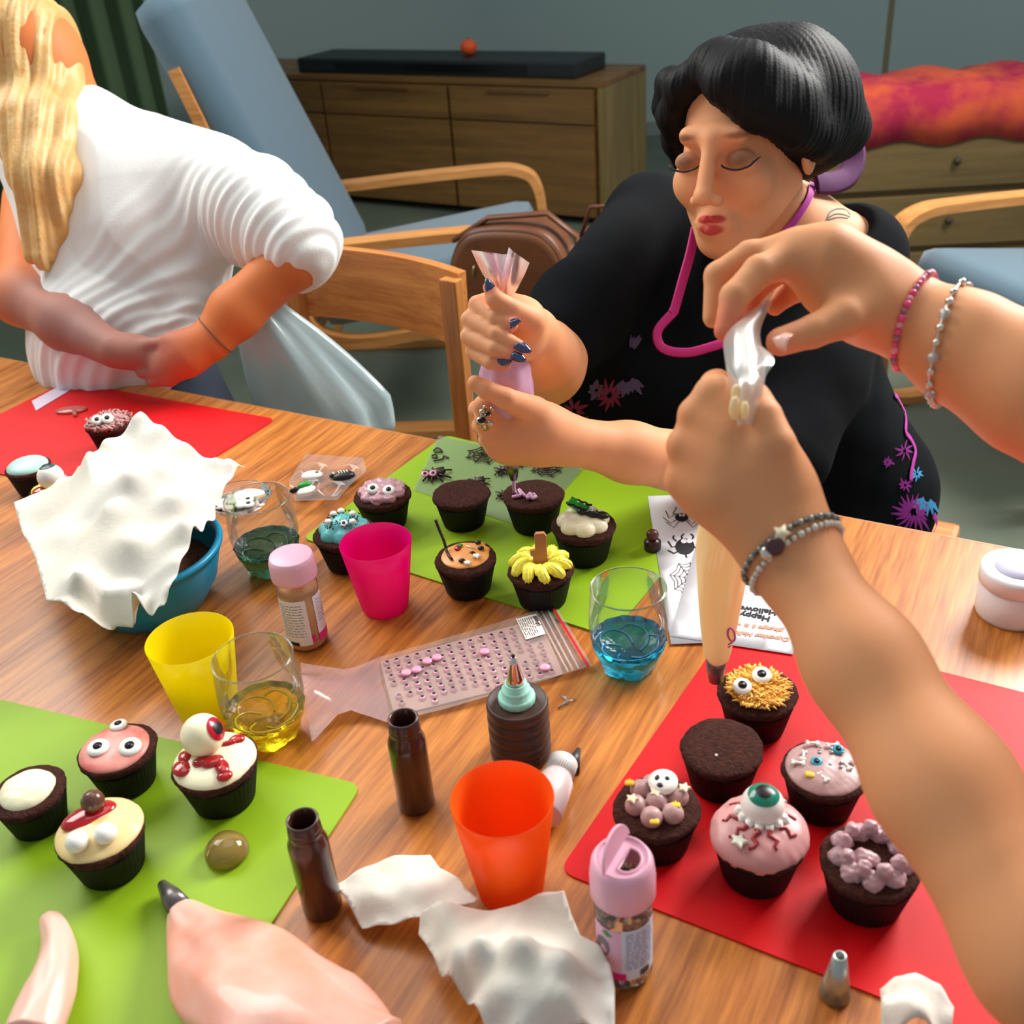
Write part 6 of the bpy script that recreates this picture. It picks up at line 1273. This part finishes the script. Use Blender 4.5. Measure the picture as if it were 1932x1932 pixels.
b3 = D(1503, 1056, .690); beads('beaded_bracelet', resample(snug(b3, axL + RT * .12, 44, bv2, .0018), 42), .0022, [M('bead_pearl', (216, 204, 186), .25, coat=.4)], None, ('double-row bracelet\'s pearly cream bead strand on the near wrist', 'bracelet'))
b4 = D(1494, 1038, .690); t = beads('beaded_bracelet', resample(snug(b4, axL + RT * .05, 44, bv2, .0020), 56), .0021, [M('bead_grey', (96, 100, 96), .25, .5), M('bead_grey2', (150, 150, 140), .25, .6)], None, ('dark grey beaded bracelet with a cream star and a garnet stone on the near wrist', 'bracelet'))
for (a_, b_), mt_, s_, nm_ in (((1474, 1006), M('sugar_ivory'), .006, 'star_charm'), ((1462, 1030), M('garnet', (70, 20, 26), .1, coat=.6), .0065, 'garnet_stone'), ((1449, 1042), m_sil, .0045, 'silver_charm')):
    h1, n1 = hit(bv2, a_, b_, .003)
    if h1 is None: continue
    o = (MB().ball((0, 0, 0), (s_, s_, s_ * .55), 12, 8) if nm_ != 'star_charm' else MB().prism([((s_ if i % 2 == 0 else s_ * .55) * math.cos(i * PI / 5), (s_ if i % 2 == 0 else s_ * .55) * math.sin(i * PI / 5)) for i in range(10)], -.0012, .0012)).build(nm_, mt_, t)
    o.rotation_euler = n1.to_track_quat('Z', 'Y').to_euler(); o.location = tuple(h1 - Vector(t.location))

# cream piping bag in that person's hands
tip = D(1350, 1282, .935)
t = empty('piping_bag', tuple(tip), 0, 'long cream piping bag with a violet ring mark hanging from the near fist', 'piping bag'); o0 = np.array(t.location)
pts = [D(1392, 860, .735), D(1378, 950, .775), D(1366, 1030, .815), D(1360, 1110, .855), D(1356, 1180, .888), D(1352, 1238, .915)]
c = spline(pts, 8); rad = np.interp(np.linspace(0, 1, len(c)), np.linspace(0, 1, 6), [.014, .0180, .0200, .0190, .0160, .0105])
m_bc = translucent('bag_cream', (255, 234, 186), .38, .18, .10)
MB().tube([p_ - o0 for p_ in c], list(rad), 44, mod=lambda R_, i, a: R_ * (1 + .07 * math.sin(2 * a + i * .12) + .03 * math.sin(5 * a - i * .2))).build('icing_filled_bag', m_bc, t)
MB().tube([D(1352, 1234, .913) - o0, D(1351, 1260, .925) - o0, D(1350, 1282, .935) - o0], [.0094, .0083, .0064], 30).build('nozzle', M('nozzle_dull', (120, 104, 108), .3, .5), t)
b = MB()
for k in range(9): a_ = 2 * PI * k / 9; e_ = D(1350, 1282, .935) - o0 + RT * .0058 * math.cos(a_) + FD * .0058 * math.sin(a_) ; b.tube([e_, e_ - UP * .0022], [.0010, .0006], 5)
b.build('nozzle_teeth', M('icing_honey'), t)
bvB = BVHTree.FromPolygons([v.co + t.location for v in t.children[0].data.vertices], [tuple(p_.vertices) for p_ in t.children[0].data.polygons])
m_vio = M('mark_violet', (176, 80, 160), .5)
pts = [hit(bvB, 1379 + 6.5 * math.cos(a_) + 2 * math.sin(a_), 1197 + 12.5 * math.sin(a_), .0006)[0] for a_ in np.linspace(0, 2 * PI, 18, endpoint=False)]
pts = [np.array(p_) - o0 for p_ in pts if p_ is not None]
if len(pts) > 8: MB().tube(pts, .0009, 6, closed=True).build('ring_mark', m_vio, t)
for y_ in (1214, 1219):
    pp = [hit(bvB, x_, y_ - (x_ - 1376) * .5, .0005)[0] for x_ in (1373, 1377, 1381)]
    if all(p_ is not None for p_ in pp): MB().tube([np.array(p_) - o0 for p_ in pp], .0006, 5).build('mark_line', m_vio, t)
m_tw = film('twist_film', (228, 220, 208), .42, .3, .5)
fan('twisted_film', t, o0, [[(1392, 806, .668), (1400, 800, .660), (1410, 800, .662), (1420, 806, .670)], [(1378, 735, .680), (1396, 728, .660), (1420, 728, .660), (1440, 735, .672)], [(1368, 680, .700), (1395, 690, .680), (1426, 690, .680), (1444, 684, .70)], [(1366, 640, .722), (1390, 622, .705), (1418, 622, .705), (1434, 630, .72)], [(1386, 608, .735), (1404, 598, .728), (1428, 590, .728), (1448, 588, .735)], [(1420, 588, .745), (1436, 572, .742), (1448, 564, .742), (1458, 572, .748)]], m_tw)
fan('twisted_film', t, o0, [[(1398, 790, .666), (1410, 788, .664), (1420, 795, .668)], [(1396, 720, .676), (1420, 712, .672), (1442, 716, .676)], [(1400, 690, .69), (1436, 680, .682), (1461, 679, .685)], [(1408, 655, .71), (1428, 650, .705), (1440, 655, .71)]], m_tw)
b = MB()
for a_, z_, r1 in (((1386, 770), .660, .0045), ((1388, 745), .664, .004), ((1405, 775), .656, .0035), ((1400, 640), .712, .005), ((1398, 655), .708, .0035)): b.ball(D(*a_, z_) - o0, (r1 * .8, r1 * .8, r1 * 1.8), 12, 8)
b.build('icing_smears', m_bc, t)

# ---------------------------------------------------------------- person in white, turned away
G = SDF((-1.02, 1.20, .50), (-.14, 2.25, 1.36), .0034)
gS, gE, gH = D(400, 350, 1.80), D(552, 490, 1.66), D(335, 690, 1.66)
gN = D(150, 300, 1.86); gT = D(235, 470, 1.86); gW = D(235, 650, 1.86)
G.cap(gN, D(110, 190, 1.84), .055, .055, .03); G.ell(D(70, 130, 1.80), (.085, .095, .11), .02); G.cap(gN, gS, .06, .06, .06); G.cap(gN, gT, .10, .12, .06); G.cap(gT, gW, .12, .12, .06); G.cap(gW, gW + np.array([0, .02, -.25]), .12, .14, .05)
G.chain([gS, gE], [.052, .044], .03); G.chain([gE, gE + (gH - gE) * .5, D(400, 640, 1.655)], [.042, .040, .029], .02)
G.chain([D(400, 640, 1.655), D(350, 668, 1.65), D(315, 690, 1.655)], [.029, .033, .028], .02, (tuple(FD), .85))
for k, (a_, b_) in enumerate((((300, 668), (262, 662)), ((298, 684), (255, 682)), ((304, 702), (268, 704)), ((320, 716), (286, 720)))): fing(G, [D(325, 690, 1.655), D(*a_, 1.652), D(*b_, 1.66)], [.016, .0105, .0088], .004, .012)
fing(G, [D(365, 650, 1.645), D(320, 645, 1.64), D(285, 650, 1.645)], [.018, .0115, .009], .004, .014)
gE2, gH2 = D(40, 560, 1.78), D(215, 660, 1.66); G.chain([D(60, 380, 1.95), gE2, gE2 + (gH2 - gE2) * .5, gH2], [.05, .043, .040, .028], .03); G.ell(gH2 + RT * .03, (.035, .028, .022), .02)
gp = empty('person', (float(gW[0]), float(gW[1]), 0), 0, 'person in a white top with long blond hair leaning over the far red mat', 'person')
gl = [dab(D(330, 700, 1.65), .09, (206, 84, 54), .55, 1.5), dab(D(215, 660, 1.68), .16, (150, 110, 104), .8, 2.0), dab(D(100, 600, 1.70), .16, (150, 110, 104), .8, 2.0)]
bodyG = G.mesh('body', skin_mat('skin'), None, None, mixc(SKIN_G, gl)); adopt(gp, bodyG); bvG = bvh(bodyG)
T = SDF((-1.02, 1.35, .55), (-.14, 2.30, 1.34), .0036)
T.cap(gN + np.array([.01, 0, -.02]), gS + np.array([0, 0, .0]), .085, .078, .06); T.cap(gN, gT, .125, .150, .06); T.cap(gT, gW, .150, .130, .05); T.cap(D(190, 600, 1.80), D(330, 640, 1.78), .10, .06, .06); T.cap(gW, D(200, 660, 1.86), .135, .13, .05)
T.chain([gS, D(480, 400, 1.73), D(548, 448, 1.68)], [.078, .074, .066], .05); T.cap(D(548, 448, 1.68), D(572, 470, 1.665), .062, .05, .03); T.cap(D(300, 360, 1.83), D(330, 520, 1.84), .11, .09, .08)
fd_ = np.array(gE - gS); fd_ /= np.linalg.norm(fd_)
def folds(p, n):
    s_ = p @ fd_; arm = np.clip(((p - gS) @ fd_) / .10, 0, 1)
    return .0085 * nz(p * np.array([1.2, 1, .8]), 14, 11, 2) + arm * (.0035 * np.sin(s_ * 150 + 5 * nz(p, 16, 4, 2)) + .002 * np.sin(s_ * 330 + 3 * nz(p, 20, 9, 2))) - .010 * np.clip(1 - np.abs(nz(p + .0, 9, 44, 2)) * 5, 0, 1)
T.cap(D(545, 520, 1.66), D(500, 515, 1.66), .035, .03, .01, None, 's')
tee = T.mesh('white_top', M('white_knit', (232, 232, 230), .9, bump=(500, .3, .0015), sheen=.2), None, folds); adopt(gp, tee)
B_ = SDF((-1.02, 1.35, .30), (-.14, 2.30, .92), .006); B_.cap(gW + np.array([0, .0, -.10]), gW + np.array([.02, .0, -.24]), .15, .16, .05); B_.cap(gW + np.array([0, 0, -.2]), gW + np.array([.20, -.22, -.26]), .13, .10, .05); B_.cap(gW + np.array([-.1, 0, -.2]), gW + np.array([.02, -.30, -.26]), .12, .10, .05); adopt(gp, B_.mesh('jeans', M('denim', (30, 40, 56), .85), None))
Hg = SDF((-1.10, 1.35, .85), (-.35, 2.1, 1.62), .004); Hg.ell(D(52, 110, 1.80), (.09, .10, .12), .02); Hg.chain([D(70, 150, 1.78), D(100, 260, 1.76), D(108, 350, 1.74), D(96, 440, 1.73)], [.070, .056, .044, .020], .03); Hg.chain([D(60, 240, 1.74), D(90, 340, 1.72), D(80, 480, 1.72)], [.06, .05, .025], .03); Hg.cap(D(130, 330, 1.75), D(185, 300, 1.78), .04, .03, .03)
adopt(gp, Hg.mesh('hair', M('hair_blond', (206, 150, 78), .45, var=(30, (226, 190, 130), .25), bump=(120, .5, .002)), None, lambda p, n: .004 * np.sin((p @ RT) * 190 + 2 * nz(p, 14, 3)) + .002 * np.sin((p @ RT) * 420)))
MBt = MB().tube(snug(D(408, 634, 1.655), gE - gH, 30, bvG, .0010, .03), .0008, 6, closed=True); t = MBt.build('thin_bracelet', M('cord_thin', (90, 70, 60), .5)); tag(t, 'thin dark cord bracelet on the arm of the person in white', 'bracelet')
gc = empty('dining_chair', (float(gW[0]) - .12, float(gW[1]) + .10, 0), TANG, 'wooden chair under the person in the white top', 'chair')
MB().box((0, 0, .44), (.42, .42, .028), bev=.01).build('seat', cw, gc, False)
for s_ in (-1, 1):
    for t_ in (-1, 1): MB().box((s_ * .19, t_ * .19, .213), (.034, .034, .426), bev=.003).build('leg', cw2, gc, False)
MB().box((-.26, .20, .78), (.10, .03, .34), bev=.01).build('back_rail', M('chair_dark', (116, 66, 40), .4), gc, False)

# white translucent plastic bag hanging beside the person in white
pbk = D(590, 722, 1.80); rows = []
for i in range(22):
    t_ = i / 21; row = []
    for j in range(41):
        a_ = 2 * PI * j / 40; wx = (.012 + .112 * t_ ** .72) * (1 - .28 * max(0, t_ - .8) / .2); wy = (.010 + .055 * t_ ** .8); cx_ = -.035 + .050 * t_
        f_ = 1 + .10 * math.sin(5 * a_ + 2) * (1 - .3 * t_) + .06 * math.sin(9 * a_ + 4 * t_)
        row.append((cx_ + wx * math.cos(a_) * f_, wy * math.sin(a_) * f_, .215 - .30 * t_ + .006 * math.sin(3 * a_)))
    rows.append(row)
b = MB().grid(rows); o = b.build('plastic_bag', translucent('bag_white_plastic', (218, 234, 236), .45, .25, .1, .28)); o.location = tuple(pbk - np.array([.0, 0, .03])); o.rotation_euler = (0, math.radians(-14), 0); solid(o, .001); tag(o, 'white translucent plastic bag bulging beside the person in white and the empty chair', 'bag')
